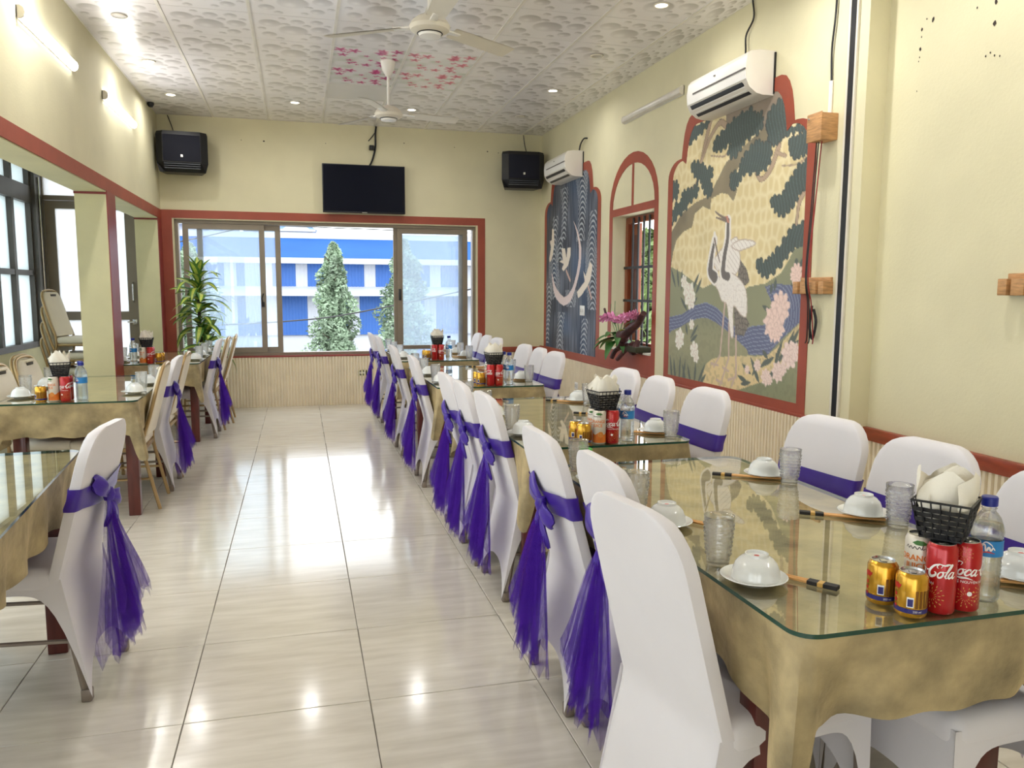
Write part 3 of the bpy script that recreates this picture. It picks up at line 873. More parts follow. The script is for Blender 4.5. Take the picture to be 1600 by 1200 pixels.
# ------------------------------------------------------------------ murals (flat paint on the wall, kept as a colour grid)
PNT = {'top':[(2.724,2.69),(2.524,2.716),(2.083,2.702),(1.971,2.656),(1.958,2.602),(2.218,2.467),(2.45,2.566),(2.719,2.607)],'trunk':[(3.553,1.897),(3.382,2.031),(3.135,2.098),(2.928,2.125),(2.7,2.336),(2.502,2.396),(2.22,2.489),(2.098,2.403),(2.129,2.313),(2.474,2.313),(2.621,2.196),(2.527,2.126),(2.577,2.045),(2.661,2.107),(2.756,2.124),(2.901,2.098),(2.908,2.019),(3.026,2.055),(3.156,2.011),(3.191,1.911),(3.344,1.883),(3.458,1.823),(3.512,1.731),(3.55,1.596)],'pa':[(3.274,2.569),(3.267,2.663),(3.2,2.688),(3.041,2.682),(2.978,2.688),(3.038,2.633),(3.167,2.595)],'pb':[(2.879,2.507),(2.809,2.542),(2.694,2.591),(2.562,2.634),(2.392,2.643),(2.326,2.586),(2.257,2.593),(2.242,2.526),(2.298,2.471),(2.441,2.448),(2.502,2.396),(2.599,2.361),(2.67,2.401),(2.639,2.454),(2.609,2.506),(2.685,2.462),(2.777,2.436),(2.863,2.45)],'pc':[(2.183,2.525),(2.149,2.581),(2.059,2.624),(1.977,2.621),(1.938,2.456),(1.798,2.419),(1.813,2.397),(1.916,2.401),(1.988,2.404),(2.04,2.372),(2.095,2.36),(2.145,2.39),(2.159,2.456),(2.185,2.493)],'pd':[(1.91,2.319),(1.904,2.353),(1.843,2.352),(1.794,2.368),(1.73,2.396),(1.703,2.264),(1.768,2.245),(1.835,2.241),(1.889,2.275)],'pe':[(2.621,2.196),(2.602,2.24),(2.502,2.249),(2.495,2.305),(2.434,2.352),(2.334,2.401),(2.273,2.407),(2.212,2.381),(2.142,2.358),(2.127,2.281),(2.18,2.214),(2.32,2.212),(2.447,2.224),(2.508,2.17),(2.572,2.143),(2.614,2.16)],'pf':[(3.219,2.35),(3.208,2.399),(3.128,2.4),(3.02,2.359),(3.005,2.32),(2.916,2.326),(2.9,2.269),(2.947,2.226),(2.908,2.196),(2.904,2.147),(2.953,2.122),(3.021,2.186),(3.065,2.253),(3.147,2.283)],'pg':[(3.542,1.964),(3.52,2.098),(3.389,2.138),(3.364,2.201),(3.279,2.204),(3.196,2.207),(3.13,2.237),(3.113,2.171),(3.218,2.119),(3.287,2.114),(3.298,2.063),(3.44,2.023)],'ph':[(2.085,1.967),(2.078,2.009),(2.013,2.012),(1.943,2.046),(1.927,2.075),(1.861,2.128),(1.813,2.182),(1.706,2.196),(1.703,2.048),(1.768,2.036),(1.815,1.98),(1.881,1.936),(1.95,1.896),(2.024,1.913)],'pi':[(2.233,1.572),(2.215,1.611),(2.135,1.597),(2.079,1.633),(2.007,1.673),(1.904,1.762),(1.837,1.809),(1.71,1.819),(1.715,1.669),(1.81,1.684),(1.893,1.626),(1.998,1.555),(2.109,1.509),(2.189,1.527)],'pj':[(3.585,2.172),(3.561,2.277),(3.487,2.295),(3.448,2.237),(3.48,2.174)],'b0':[(2.953,2.683),(3.007,2.554),(3.087,2.381)],'b1':[(2.718,2.602),(2.815,2.638),(2.956,2.545),(3.074,2.392)],'b2':[(2.038,2.34),(2.122,2.206),(2.225,2.153),(2.295,2.203)],'b3':[(1.726,2.031),(1.788,1.957),(1.811,1.817)],'b4':[(2.053,2.301),(1.959,2.265),(1.979,2.284)],'b5':[(2.615,2.438),(2.727,2.387),(2.922,2.418)],'b6':[(1.717,2.227),(1.831,2.195),(1.991,2.208)],'b7':[(3.119,2.273),(3.17,2.229),(3.279,2.204)],'low':[(3.563,0.6),(3.56,1.613),(3.339,1.552),(2.988,1.427),(2.832,1.465),(2.648,1.339),(2.332,1.437),(2.123,1.459),(1.952,1.523),(1.882,1.598),(1.815,1.67),(1.711,1.686),(1.692,0.989),(1.686,0.677),(2.299,0.662),(3.563,0.6)],'river':[(3.598,1.182),(3.318,1.219),(3.118,1.292),(2.928,1.322),(2.769,1.286),(2.591,1.203),(2.444,1.123),(2.269,1.167),(2.083,1.186),(2.009,1.257),(2.055,1.346),(2.132,1.436),(2.024,1.458),(1.709,1.434),(1.71,1.223),(1.901,1.105),(2.068,0.981),(2.298,0.963),(2.439,1.05),(2.659,1.137),(2.893,1.199),(3.083,1.186),(3.372,1.105),(3.605,1.014)],'hill':[(3.604,1.0),(3.372,1.105),(3.083,1.186),(2.893,1.199),(2.659,1.137),(2.439,1.05),(2.298,0.963),(2.669,0.921),(2.897,0.863),(3.58,0.612)],'sand':[(2.896,0.85),(2.669,0.921),(2.298,0.957),(2.068,0.981),(1.882,1.095),(1.71,1.223),(1.705,1.159),(1.71,0.988),(1.98,0.863),(2.136,0.789),(2.577,0.651),(2.925,0.671)],'grass':[(2.577,0.651),(2.136,0.789),(1.98,0.863),(1.709,0.977),(1.695,0.676),(2.299,0.668)],'body':[(2.659,1.501),(2.566,1.536),(2.447,1.486),(2.375,1.425),(2.347,1.342),(2.35,1.229),(2.43,1.245),(2.526,1.297),(2.512,1.095),(2.546,1.081),(2.592,1.228),(2.622,1.314),(2.697,1.338),(2.752,1.414),(2.866,1.504),(2.785,1.515)],'wing':[(2.831,1.631),(2.723,1.714),(2.629,1.759),(2.514,1.788),(2.481,1.714),(2.456,1.618),(2.496,1.535),(2.589,1.524),(2.691,1.601),(2.762,1.553)],'feather':[(2.58,1.732),(2.467,1.767),(2.311,1.752),(2.267,1.727),(2.351,1.708),(2.484,1.693)],'tail1':[(2.457,1.63),(2.363,1.556),(2.324,1.472),(2.398,1.437),(2.483,1.51)],'tail2':[(2.521,1.294),(2.362,1.235),(2.303,1.177),(2.374,1.09),(2.488,1.096)],'n1':[(2.64,1.918),(2.64,1.784),(2.675,1.663),(2.686,1.539),(2.617,1.512)],'n2':[(2.828,1.783),(2.866,1.658),(2.877,1.555),(2.81,1.509)],'k1':[(2.668,1.915),(2.814,1.952)],'k2':[(2.677,1.931),(2.77,1.967),(2.83,1.997)],'k3':[(2.829,1.796),(2.793,1.718),(2.742,1.621)],'l1':[(2.647,1.314),(2.69,0.932),(2.777,0.835)],'l2':[(2.577,1.178),(2.566,0.917),(2.679,0.696)],'l3':[(2.476,1.084),(2.457,0.815),(2.509,0.722)],'h2':[(2.831,1.834),(2.823,1.776)],'f1':[(2.817,0.857),(2.714,0.853)],'f2':[(2.639,0.841),(2.559,0.823)],'f3':[(2.732,0.742),(2.643,0.726)],'f4':[(2.56,0.76),(2.455,0.79)],'crest':[(2.702,1.951),(2.647,1.948),(2.619,1.892),(2.658,1.908)],'w':[(3.305,1.483),(3.21,1.386),(3.272,1.441),(3.178,1.332),(3.351,1.022),(3.364,0.979),(3.095,0.941),(3.064,0.889),(3.151,1.142)],'q':[(1.945,1.303),(2.005,1.201),(1.981,1.146),(1.786,1.52),(1.793,1.499)],'r':[(1.819,1.001),(1.942,0.879),(2.077,0.83),(2.186,0.901),(1.886,0.906),(1.767,1.037),(2.036,0.818),(2.313,0.86)],'lv':[(3.454,1.442),(3.543,1.599),(3.393,1.442),(3.433,1.596),(3.345,1.414),(3.341,1.58),(3.154,1.414),(3.051,1.546),(3.096,1.387),(3.007,1.506),(3.231,1.249),(3.357,1.358),(3.174,1.278),(3.066,1.36),(3.218,1.057),(3.254,1.152),(3.159,1.033),(3.039,1.147),(3.157,1.006),(3.047,1.066),(3.468,0.64),(3.514,0.868),(3.405,0.647),(3.45,0.858),(3.344,0.654),(3.327,0.882),(3.283,0.661),(3.236,0.862),(3.135,0.663),(3.204,0.823),(3.078,0.67),(3.061,0.849),(3.022,0.676),(2.91,0.849),(2.994,0.673),(2.891,0.771),(3.223,0.66),(3.293,0.815)],'lr':[(1.984,0.92),(1.9,1.094),(1.945,0.918),(1.97,1.0),(1.964,0.916),(1.842,1.065),(1.873,0.985),(1.777,1.167),(1.839,1.021),(1.724,1.18),(1.803,1.035),(1.727,1.105),(2.267,0.834),(2.383,0.896),(2.245,0.825),(2.148,0.952),(2.18,0.82),(2.276,0.953),(2.144,0.894),(2.046,0.96),(2.103,0.909),(1.988,0.976),(2.306,0.77),(2.433,0.805),(2.263,0.775),(2.395,0.748),(2.157,0.787),(2.227,0.874),(2.037,0.835),(1.981,0.886),(2.049,1.267),(2.153,1.31),(2.02,1.413),(2.007,1.491),(2.058,1.391),(2.053,1.458),(1.79,1.573),(1.793,1.616),(1.753,1.551),(1.722,1.613),(1.834,1.446),(1.765,1.483),(1.89,0.951),(1.809,0.991),(1.837,0.999),(1.751,1.06),(2.066,0.958),(2.131,1.011)],'moon':[(6.043,2.196),(5.878,2.057),(5.767,1.876),(5.782,1.684),(5.868,1.53),(5.981,1.393),(6.099,1.292),(6.351,1.23),(6.621,1.306),(6.749,1.413),(6.827,1.629),(6.732,1.52),(6.611,1.423),(6.354,1.334),(6.195,1.362),(6.044,1.443),(5.918,1.59),(5.843,1.764),(5.856,1.939),(5.938,2.08)],'g1':[(6.824,2.164),(6.753,2.149),(6.733,1.968),(6.792,1.843),(6.846,1.78),(6.917,1.757),(6.933,1.805),(6.866,1.932),(6.911,2.016),(6.84,2.027)],'g2':[(6.454,1.911),(6.324,1.9),(6.268,1.78),(6.235,1.9),(6.123,1.904),(6.12,1.814),(6.208,1.697),(6.365,1.636),(6.432,1.662),(6.369,1.722),(6.555,1.759),(6.403,1.764)],'g3':[(5.484,1.722),(5.408,1.673),(5.46,1.525),(5.559,1.451),(5.745,1.355),(5.848,1.324),(5.886,1.393),(5.722,1.471),(5.639,1.508),(5.689,1.624),(5.614,1.565)],'g2l':[(6.269,1.638),(6.127,1.524)],'g3l':[(5.526,1.451),(5.424,1.328)],'o1':[(7.12,0.637),(7.142,2.363),(6.904,2.459),(6.841,2.695),(6.281,2.784),(5.719,2.733),(5.583,2.745),(5.475,2.707),(5.389,2.532),(5.182,2.409),(5.219,2.154),(5.199,0.629)],'i1':[(7.015,0.667),(7.044,2.311),(6.831,2.377),(6.77,2.645),(5.525,2.641),(5.474,2.443),(5.264,2.365),(5.27,2.159),(5.276,0.617)],'o2':[(3.621,0.673),(3.64,2.372),(3.588,2.453),(3.38,2.495),(3.297,2.698),(3.139,2.76),(2.121,2.786),(1.993,2.771),(1.911,2.677),(1.867,2.527),(1.707,2.476),(1.65,2.392),(1.642,2.21),(1.641,0.615)],'i2':[(3.535,0.629),(3.556,2.31),(3.511,2.404),(3.333,2.432),(3.256,2.619),(3.159,2.683),(2.096,2.683),(1.959,2.585),(1.925,2.436),(1.722,2.397),(1.709,2.22),(1.724,0.659)]}
def stepped(y0, y1, zb, zs, zt, d):
    """stepped, shouldered outline of both murals, inset by d"""
    def half():
        r = .2-d*.4
        p = [(d, zb+d), (d, zs-.02)]
        for k in range(1, 7):
            a = PI/2*k/6
            p.append((d+r*(1-math.cos(a)), zs-.02+(.15-d*.2)*math.sin(a)))
        p.append((.235+d*.9, zs+.13-d*.6))
        x0 = .245+d*.9
        for k in range(1, 6):
            a = PI/2*k/5
            p.append((x0+.15*(1-math.cos(a)), zs+.14-d*.6+(zt-d-zs-.14+d*.6)*math.sin(a)))
        return p
    h = half()
    return [(y0+a, b) for a, b in h]+[(y1-a, b) for a, b in reversed(h)]

# crane mural
mu = thing('crane_mural', 'painted mural of two cranes, pines and a stream on the wall', 'mural', (0, 0, 0))
o2 = stepped(1.642, 3.635, .615, 2.34, 2.785, 0); i2 = stepped(1.642, 3.635, .615, 2.34, 2.785, .085)
P = Paint(1.70, 3.58, .67, 2.72, .0075)
Y, Z = P.Y, P.Z
F1, F2 = cells(Y, Z, 13, 4)
edge = np.clip((F2-F1)*2.2, 0, 1)
nz = vnoise(Y, Z, 18, 2)
base = np.array(S(222, 203, 150)[:3]); rim = np.array(S(236, 222, 180)[:3])
P.C[:] = rim+(base-rim)*edge[..., None]
P.C *= (.93+.14*vnoise(Y, Z, 5, 9))[..., None]
DK = S(40, 62, 66); OL = S(128, 116, 92); TR = S(178, 152, 128)
P.poly(PNT['top'], S(122, 106, 98), .9)
g = inpoly(Y, Z, PNT['trunk']).astype(float)
P.put(g, OL, .95); P.put(g*np.clip(vnoise(Y, Z, 9, 3)-.4, 0, 1), S(92, 84, 66))
for k, w in (('b0', .035), ('b1', .03), ('b2', .03), ('b3', .028), ('b4', .016), ('b5', .01), ('b6', .009), ('b7', .016)):
    P.line(crom(PNT[k], 5), S(110, 88, 76), w*.9, w*.5); P.line(crom(PNT[k], 5), TR, w*.75, w*.35)
for k in ('pa', 'pb', 'pc', 'pd', 'pe', 'pf', 'pg', 'ph', 'pi', 'pj'):
    pl = crom(PNT[k], 3, True)
    m = P.poly(pl, DK)
    for i in range(0, len(pl), 2):
        # scalloped needle clumps along the edge
        D = np.hypot(Y-pl[i][0], Z-pl[i][1]); R0_ = .015+.009*((i*7) % 5)/4
        P.put(np.clip((R0_+.006-D)/.003, 0, 1)*(1-m), S(22, 36, 44))
    for i in range(0, len(pl), 2):
        D = np.hypot(Y-pl[i][0], Z-pl[i][1]); R0_ = .015+.009*((i*7) % 5)/4
        q = np.clip((R0_-D)/.003, 0, 1)
        P.put(q, DK); m = np.maximum(m, q)
    P.put(m*(np.abs(np.sin(Y*95+3*np.sin(Z*14))) > .93), S(74, 104, 100), .6)
low = P.poly(PNT['low'], S(142, 144, 112))
P.put(low*vnoise(Y, Z, 4, 6)*.5, S(110, 118, 92))
for k, c in (('river', S(84, 94, 132)), ('hill', S(132, 134, 104)), ('sand', S(222, 198, 146)), ('grass', S(126, 132, 98))):
    m = P.poly(crom(PNT[k], 2, True) if k != 'river' else PNT[k], c)
    if k == 'river':
        D, T = dist_line(Y, Z, [PNT['river'][i] for i in (0, 1, 2, 3, 4, 5, 6, 7, 8, 9)])
        P.put(m*(np.sin(D*230+vnoise(Y, Z, 5, 8)*3) > .72), S(142, 152, 178), .75)
    else:
        P.put(m*(vnoise(Y, Z, 40, 3) > .62)*.25, S(90, 96, 74))
        P.put(m*np.clip(vnoise(Y, Z, 3, 12)-.45, 0, 1)*.6, S(180, 172, 130))
LG = S(72, 86, 82)
for k, w in (('lv', .016), ('lr', .018)):
    q = PNT[k]
    for i in range(0, len(q)-1, 2):
        P.leaf(q[i], q[i+1], LG, w)
for i, r in zip(range(0, 9), (.05, .09, .04, .07, .075, .05, .065, .045, .04)):
    P.blob(PNT['w'][i], r, S(238, 236, 224), 6, i)
for i, r in zip(range(0, 5), (.10, .115, .07, .06, .05)):
    P.blob(PNT['q'][i], r, S(240, 210, 200), 9, i)
for i, r in zip(range(0, 8), (.085, .065, .055, .04, .04, .045, .035, .03)):
    P.blob(PNT['r'][i], r, S(240, 216, 208), 8, i)
WH = S(240, 234, 228); GR = S(96, 90, 90)
for k, w in (('l1', .011), ('l2', .012), ('l3', .012), ('f1', .011), ('f2', .011), ('f3', .011), ('f4', .011)):
    P.line(PNT[k], S(196, 170, 158), w, w*.7)
F1, F2 = cells(Y, Z, 34, 5)
for k in ('tail1', 'tail2'):
    m = P.poly(PNT[k], S(120, 112, 104)); P.put(m*(F2-F1 < .16), S(76, 70, 68))
for k in ('wing', 'feather', 'body'):
    pl = crom(PNT[k], 3, True)
    m = P.poly(pl, WH)
    if k == 'body': P.put(m*(F2-F1 < .1)*.5, S(206, 196, 190))
    else: P.put(m*(np.sin((Y*.8-Z)*150) > .9)*.7, S(186, 172, 166))
    P.line(pl+[pl[0]], S(190, 172, 160), .004)
P.line(crom(PNT['n2'], 6), WH, .045, .06); P.line(crom(PNT['n1'], 6), WH, .04, .06)
P.line(crom(PNT['n2'], 6), GR, .014, .044); P.line(crom(PNT['n1'], 6), GR, .018, .032)
P.line(PNT['h2'], WH, .018); P.poly(PNT['crest'], S(196, 130, 112))
for k in ('k1', 'k2', 'k3'):
    P.line(crom(PNT[k], 4), S(120, 104, 96), .011, .006)
P.C = P.C*.90+np.array(S(232, 226, 214)[:3])*.10
P.build('painting', i2, XR-.004, MURM, mu)
v, f = ring(o2, i2, XR-.006, XR-.001)
MB().add(v, f).build('painted_border', RED, mu, smooth=0)

# wave and moon mural
mu = thing('wave_mural', 'dark grey mural of waves, a crescent moon and three flying birds', 'mural', (0, 0, 0))
o1 = stepped(5.19, 7.13, .62, 2.36, 2.79, 0); i1 = stepped(5.19, 7.13, .62, 2.36, 2.79, .085)
P = Paint(5.25, 7.08, .68, 2.74, .0085)
Y, Z = P.Y, P.Z
st = vnoise(Y*6, Z*.6, 8, 3)*.6+vnoise(Y, Z, 4, 2)*.4
P.C[:] = np.array(S(68, 73, 84)[:3])+(np.array(S(124, 130, 144)[:3])-np.array(S(68, 73, 84)[:3]))*np.clip(st*1.6-.5, 0, 1)[..., None]
P.put(np.clip(vnoise(Y, Z, 3, 21)-.55, 0, 1)*1.4, S(60, 92, 130))
P.put(np.clip(vnoise(Y, Z, 2.3, 33)-.6, 0, 1)*1.3, S(86, 80, 70))
for yc, zb, zt, w in ((5.78, 1.95, 2.7, .22), (6.38, 2.0, 2.6, .17), (6.72, 1.3, 2.3, .2), (5.42, 1.2, 2.25, .2), (6.45, .7, 1.15, .22), (5.62, .7, 1.1, .18), (6.95, .75, 1.5, .12), (6.12, 1.22, 1.42, .22), (6.48, 1.75, 2.05, .15)):
    D = (Y-yc)+.03*np.sin(Z*6)
    ph = (Z+D*D*6)/.036
    m = (np.abs(D) < w*(.75+.25*np.sin(Z*5)))*(Z > zb)*(Z < zt)
    P.put(m*(np.sin(ph*2*PI/1.6) > .45), S(196, 200, 206), .8)
CR = S(226, 208, 204)
P.poly(crom(PNT['moon'], 2, True), CR)
for k in ('g1', 'g2', 'g3'):
    P.poly(PNT[k], S(234, 222, 206))
for k in ('g2l', 'g3l'):
    P.line(PNT[k], S(200, 170, 160), .018)
P.build('painting', i1, XR-.004, MURM, mu)
v, f = ring(o1, i1, XR-.006, XR-.001)
MB().add(v, f).build('painted_border', RED, mu, smooth=0)

# ------------------------------------------------------------------ tables, cloths and glass tops
TZ = .75
def cloth_mesh(hx, hy, seed, drop=.195, inward=(.02, .02)):
    """hx, hy half sizes; skirt hanging with soft folds and pointed corner falls"""
    rd = random.Random(seed)
    r = .05
    pts = []
    def seg(a, b, n, nx, ny):
        for k in range(n):
            t = k/n
            pts.append((a[0]+(b[0]-a[0])*t, a[1]+(b[1]-a[1])*t, nx, ny))
    def arc(cx, cy, a0, n=10):
        for k in range(n):
            a = a0+PI/2*k/n
            pts.append((cx+r*math.cos(a), cy+r*math.sin(a), math.cos(a), math.sin(a)))
    nx_, ny_ = int(hx*2/.018), int(hy*2/.018)
    seg((hx, -hy+r), (hx, hy-r), ny_, 1, 0); arc(hx-r, hy-r, 0)
    seg((hx-r, hy), (-hx+r, hy), nx_, 0, 1); arc(-hx+r, hy-r, PI/2)
    seg((-hx, hy-r), (-hx, -hy+r), ny_, -1, 0); arc(-hx+r, -hy+r, PI)
    seg((-hx+r, -hy), (hx-r, -hy), nx_, 0, -1); arc(hx-r, -hy+r, 1.5*PI)
    n = len(pts)
    rows = 14
    v = []; f = []
    zt = TZ-.012
    for i, (x, y, nx, ny) in enumerate(pts):
        cdx, cdy = hx-abs(x), hy-abs(y)
        dc = math.hypot(max(0, cdx), max(0, cdy))
        side = abs(nx) > .7
        corner = math.exp(-(dc/(.11 if side else .035))**2)
        q = min(1, max(0, (abs(nx)-.12)/.5))
        ex = max(0, 1-dc/.27)**1.7*q*q*(3-2*q)
        dr = drop+.012*mnoise.noise((x*3, y*3, seed))+.17*ex
        along = y if side else x
        for j in range(rows+1):
            t = j/rows
            fold = (.016 if side else .006)*math.sin(along*(24 if side else 9)+seed*2+2*mnoise.noise((along*2, seed, 0)))*t
            pin = -.035*math.exp(-((dc-.13)/.05)**2)*t
            inn = inward[0 if side else 1]
            out = .004+fold+pin+(.075*corner-inn*(1-corner))*t
            # corners pull along the diagonal
            dx, dy = nx, ny
            if corner > .05:
                sx, sy = math.copysign(.7, x), math.copysign(.7, y)
                dx, dy = nx*(1-corner)+sx*corner, ny*(1-corner)+sy*corner
            zz = zt-dr*t-(.004*math.sin(along*40+seed)*t)
            v.append((x+dx*out, y+dy*out, zz))
    for i in range(n):
        k = (i+1) % n
        for j in range(rows):
            f.append((i*(rows+1)+j, i*(rows+1)+j+1, k*(rows+1)+j+1, k*(rows+1)+j))
    f.append(tuple(i*(rows+1) for i in range(n)))
    return v, f
def rrect(hx, hy, r, n=7):
    p = []
    for cx, cy, a0 in ((hx-r, hy-r, 0), (-hx+r, hy-r, PI/2), (-hx+r, -hy+r, PI), (hx-r, -hy+r, 1.5*PI)):
        for k in range(n+1):
            a = a0+PI/2*k/n
            p.append((cx+r*math.cos(a), cy+r*math.sin(a)))
    return p
TABS = {}
def table(key, cx, cy, hx, hy, rz, lab, seed, drop=.195):
    t = thing('dining_table', 'dark red wooden dining table under a tan cloth, '+lab, 'table', (cx, cy, 0), rz, 'cloth covered dining tables')
    MB().rbox(-hx+.01, hx-.01, -hy+.01, hy-.01, TZ-.045, TZ-.016, r=.004).build('table_top', REDWOOD, t)
    MB().box(-hx+.06, hx-.06, -hy+.2, -hy+.225, TZ-.12, TZ-.045).box(-hx+.06, hx-.06, hy-.225, hy-.2, TZ-.12, TZ-.045).box(-hx+.06, -hx+.085, -hy+.2, hy-.2, TZ-.12, TZ-.045).box(hx-.085, hx-.06, -hy+.2, hy-.2, TZ-.12, TZ-.045).build('apron', REDWOOD, t, smooth=0)
    lm = None
    for sx in (-1, 1):
        for sy in (-1, 1):
            if lm is None:
                lm = MB().rbox(-.035, .035, -.035, .035, 0, TZ-.045, r=.005).mesh('table_leg', REDWOOD)
            inst('leg', lm, t, (sx*(hx-.07), sy*(hy-.23), 0))
    v, f = cloth_mesh(hx, hy, seed, drop)
    c = MB().add(v, f).build('tablecloth', CLOTH, smooth=60)
    c.location = (cx, cy, 0); c.rotation_euler = (0, 0, rz)
    tag(c, 'tan velvet cloth hanging in folds over the '+lab, 'tablecloth', 'tan tablecloths')
    g = thing('table_glass', 'green edged glass sheet lying on the '+lab, 'table glass', (cx, cy, TZ-.0105), rz, 'glass table tops')
    pl = rrect(hx+.006, hy+.006, .05)
    n = len(pl)
    b = MB()
    b.add([(x, y, .0) for x, y in pl]+[(x, y, .0095) for x, y in pl], [tuple(range(n, 2*n))], 0)
    b.build('sheet', TABGL, g, smooth=0, fix=False)
    b = MB()
    b.add([(x, y, .0) for x, y in pl]+[(x, y, .0095) for x, y in pl], [(i, (i+1) % n, (i+1) % n+n, i+n) for i in range(n)], 0)
    b.build('polished_edge', GEDGE, g, smooth=60)
    TABS[key] = (cx, cy, rz)
RT = {1: (1.685, -.60), 2: (1.68, 1.265), 3: (1.67, 3.41), 4: (1.67, 5.50)}
ORD = {1: 'first', 2: 'second', 3: 'third', 4: 'fourth'}
def rlab(k): return ORD[k]+' mural-row table'
def llab(k): return ORD[k]+' window-row table'
for k in (1, 2, 3, 4):
    table('R%d' % k, RT[k][0], RT[k][1], .375, .765, 0, rlab(k), k)
table('L1', -.80, .13, .375, .765, math.radians(4.5), llab(1), 6)
table('L2', -.935, 3.20, .375, .765, math.radians(.8), llab(2), 7)
table('L3', -.86, 5.68, .375, .765, math.radians(0), llab(3), 8)

# ------------------------------------------------------------------ covered banquet chair (faces local +X, rear feet at x=0)
def prof(z):
    """x of the rear surface at height z"""
    if z < .42: t = z/.42; return .085*t**.85
    t = (z-.42)/.5; return .085-.135*t
def halfw(z):
    if z < .8: return .205-.008*max(0, (z-.42)/.38)
    t = min(1, (z-.8)/.12)
    return .197-.115+.115*math.sqrt(max(0, 1-t*t))
def covered_chair(nm, lab, cat, sash=True):
    t = thing(nm, lab, cat)
    # back: rounded slab
    rows = [.425, .46, .54, .62, .70, .76, .80, .83, .86, .885, .902, .913, .9195]
    n = 28
    v = []; f = []
    for j, z in enumerate(rows):
        w = halfw(z); x0 = prof(z); th = .048 if z < .9 else .048-.9*(z-.9)
        for i in range(n):
            a = 2*PI*i/n
            c, s = math.cos(a), math.sin(a)
            e = .25
            px = math.copysign(abs(c)**e, c); py = math.copysign(abs(s)**.42, s)
            v.append((x0+th/2+px*th/2, py*w, z))
    for j in range(len(rows)-1):
        for i in range(n):
            k = (i+1) % n
            f.append((j*n+i, j*n+k, (j+1)*n+k, (j+1)*n+i))
    f.append(tuple((len(rows)-1)*n+i for i in range(n))); f.append(tuple(range(n-1, -1, -1)))
    MB().add(v, f).build('back_cover', COVER, t, smooth=50)
    MB().rbox(.10, .535, -.205, .205, .375, .465, r=.035, seg=4).build('seat_cover', COVER, t, smooth=60)
    # skirt panels with arches
    def panel(top, foot, H, p, nu=24, nv=8):
        def fn(u, w):
            s = 2*u-1
            hb = .02+H*(1-abs(s)**p)
            A = Vector(top(u)); B = Vector(foot(u))
            q = (A.z-hb)/(A.z-B.z)
            k = w*q
            return tuple(A+(B-A)*k)
        return fn
    R0 = lambda u: (prof(.45)-.0015, -.206+.412*u, .45)
    R1 = lambda u: (.0, -.212+.424*u, .0)
    F0 = lambda u: (.53, -.2+.4*u, .43)
    F1_ = lambda u: (.535, -.21+.42*u, .0)
    b = MB()
    def ps(z):
        k = min(1, max(0, (z-.30)/.24)); k = k*k*(3-2*k)
        return (.085*(z/.42)**.9 if z < .42 else .085)*(1-k)+(prof(max(z, .42)))*k-.003
    def rear(u, w):
        s = 2*u-1
        hb = .02+.135*(1-abs(s)**2.6)
        z = .57+(hb-.57)*w
        y = s*(.196+.016*min(1, (.57-z)/.5))
        return (ps(z)+.009*max(0, 1-w*5)+.010*max(0, abs(s)-.9)/.1*(1 if z > .4 else z/.4), y, z)
    b.grid(rear, 24, 22)
    b.grid(panel(F0, F1_, .24, 3), 24, 8)
    for s in (-1, 1):
        b.grid(panel(lambda u: (.085+.447*u, s*.202, .43), lambda u: (.0+.535*u, s*.212, 0), .36, 7), 30, 8)
    b.build('skirt_cover', COVER, t, smooth=60)
    for x, xt, y in ((.026, .10, -.192), (.026, .10, .192), (.515, .51, -.192), (.515, .51, .192)):
        MB().tube([(x, y, .0), (x+(xt-x)*.6, y, .26), (xt, y*.97, .40)], .012, 6).rbox(x-.017, x+.017, y-.017, y+.017, 0, .045, r=.006).build('leg', GREYLEG, t)
    for s in (-1, 1):
        MB().tube([(.06, s*.185, .21), (.51, s*.188, .21)], .008, 6).build('stretcher', GREYLEG, t)
    if not sash: return t
    # sash band
    v = []; f = []
    zs = [.655, .665, .69, .715, .73]
    for j, z in enumerate(zs):
        w = halfw(z)+.005; x0 = prof(z)-.006; th = .06
        g = .002*math.sin(j*2.1)
        for i in range(n):
            a = 2*PI*i/n
            c, s = math.cos(a), math.sin(a)
            px = math.copysign(abs(c)**.35, c); py = math.copysign(abs(s)**.55, s)
            # the band dips towards the knot at the back
            zz = z-.022*max(0, -px)*(1-min(1, abs(py)*1.3))
            v.append((x0+th/2+px*(th/2+g), py*(w+g), zz))
    for j in range(len(zs)-1):
        for i in range(n):
            k = (i+1) % n
            f.append((j*n+i, j*n+k, (j+1)*n+k, (j+1)*n+i))
    sa = MB().add(v, f).build('sash', SATIN, t, smooth=60)
    # bow: two loops and two tails off a knot
    kx, kz = prof(.675)-.024, .665
    b = MB()
    def loop(dy, dz, L, W, thick, crease):
        d = Vector((0, dy, dz)).normalized(); wv = Vector((0, -d.z, d.y))
        def fn(u, w):
            s = u*L; a = 2*PI*w
            e = 1 if u < .8 else math.sqrt(max(.0, 1-((u-.8)/.21)**2))
            wid = W*(.28+.72*min(1, u*1.5)**.8)*(.25+.75*e)
            th = thick*(.35+.65*math.sin(PI*min(1, u*.95+.05)))*(.3+.7*e)
            p = Vector((kx, 0, kz))+d*s+wv*(wid*math.cos(a))+Vector((-th*math.sin(a)-.012*math.sin(u*PI)+crease*math.cos(3*a)*.35, 0, 0))
            return tuple(p)
        b.grid(fn, 12, 16)
    loop(.9, .5, .145, .036, .013, .010)
    loop(-.9, -.32, .125, .033, .013, .010)
    loop(-.5, -.9, .155, .026, .005, .008)
    loop(.3, -1, .115, .022, .005, .008)
    b.lathe([(.0, -.026), (.016, -.022), (.022, 0), (.016, .022), (0, .026)], 12, kx-.006, 0, kz)
    b.build('bow', SATIN, sa, smooth=60)
    # tulle fall: three crumpled fans
    b = MB()
    rd = random.Random(3)
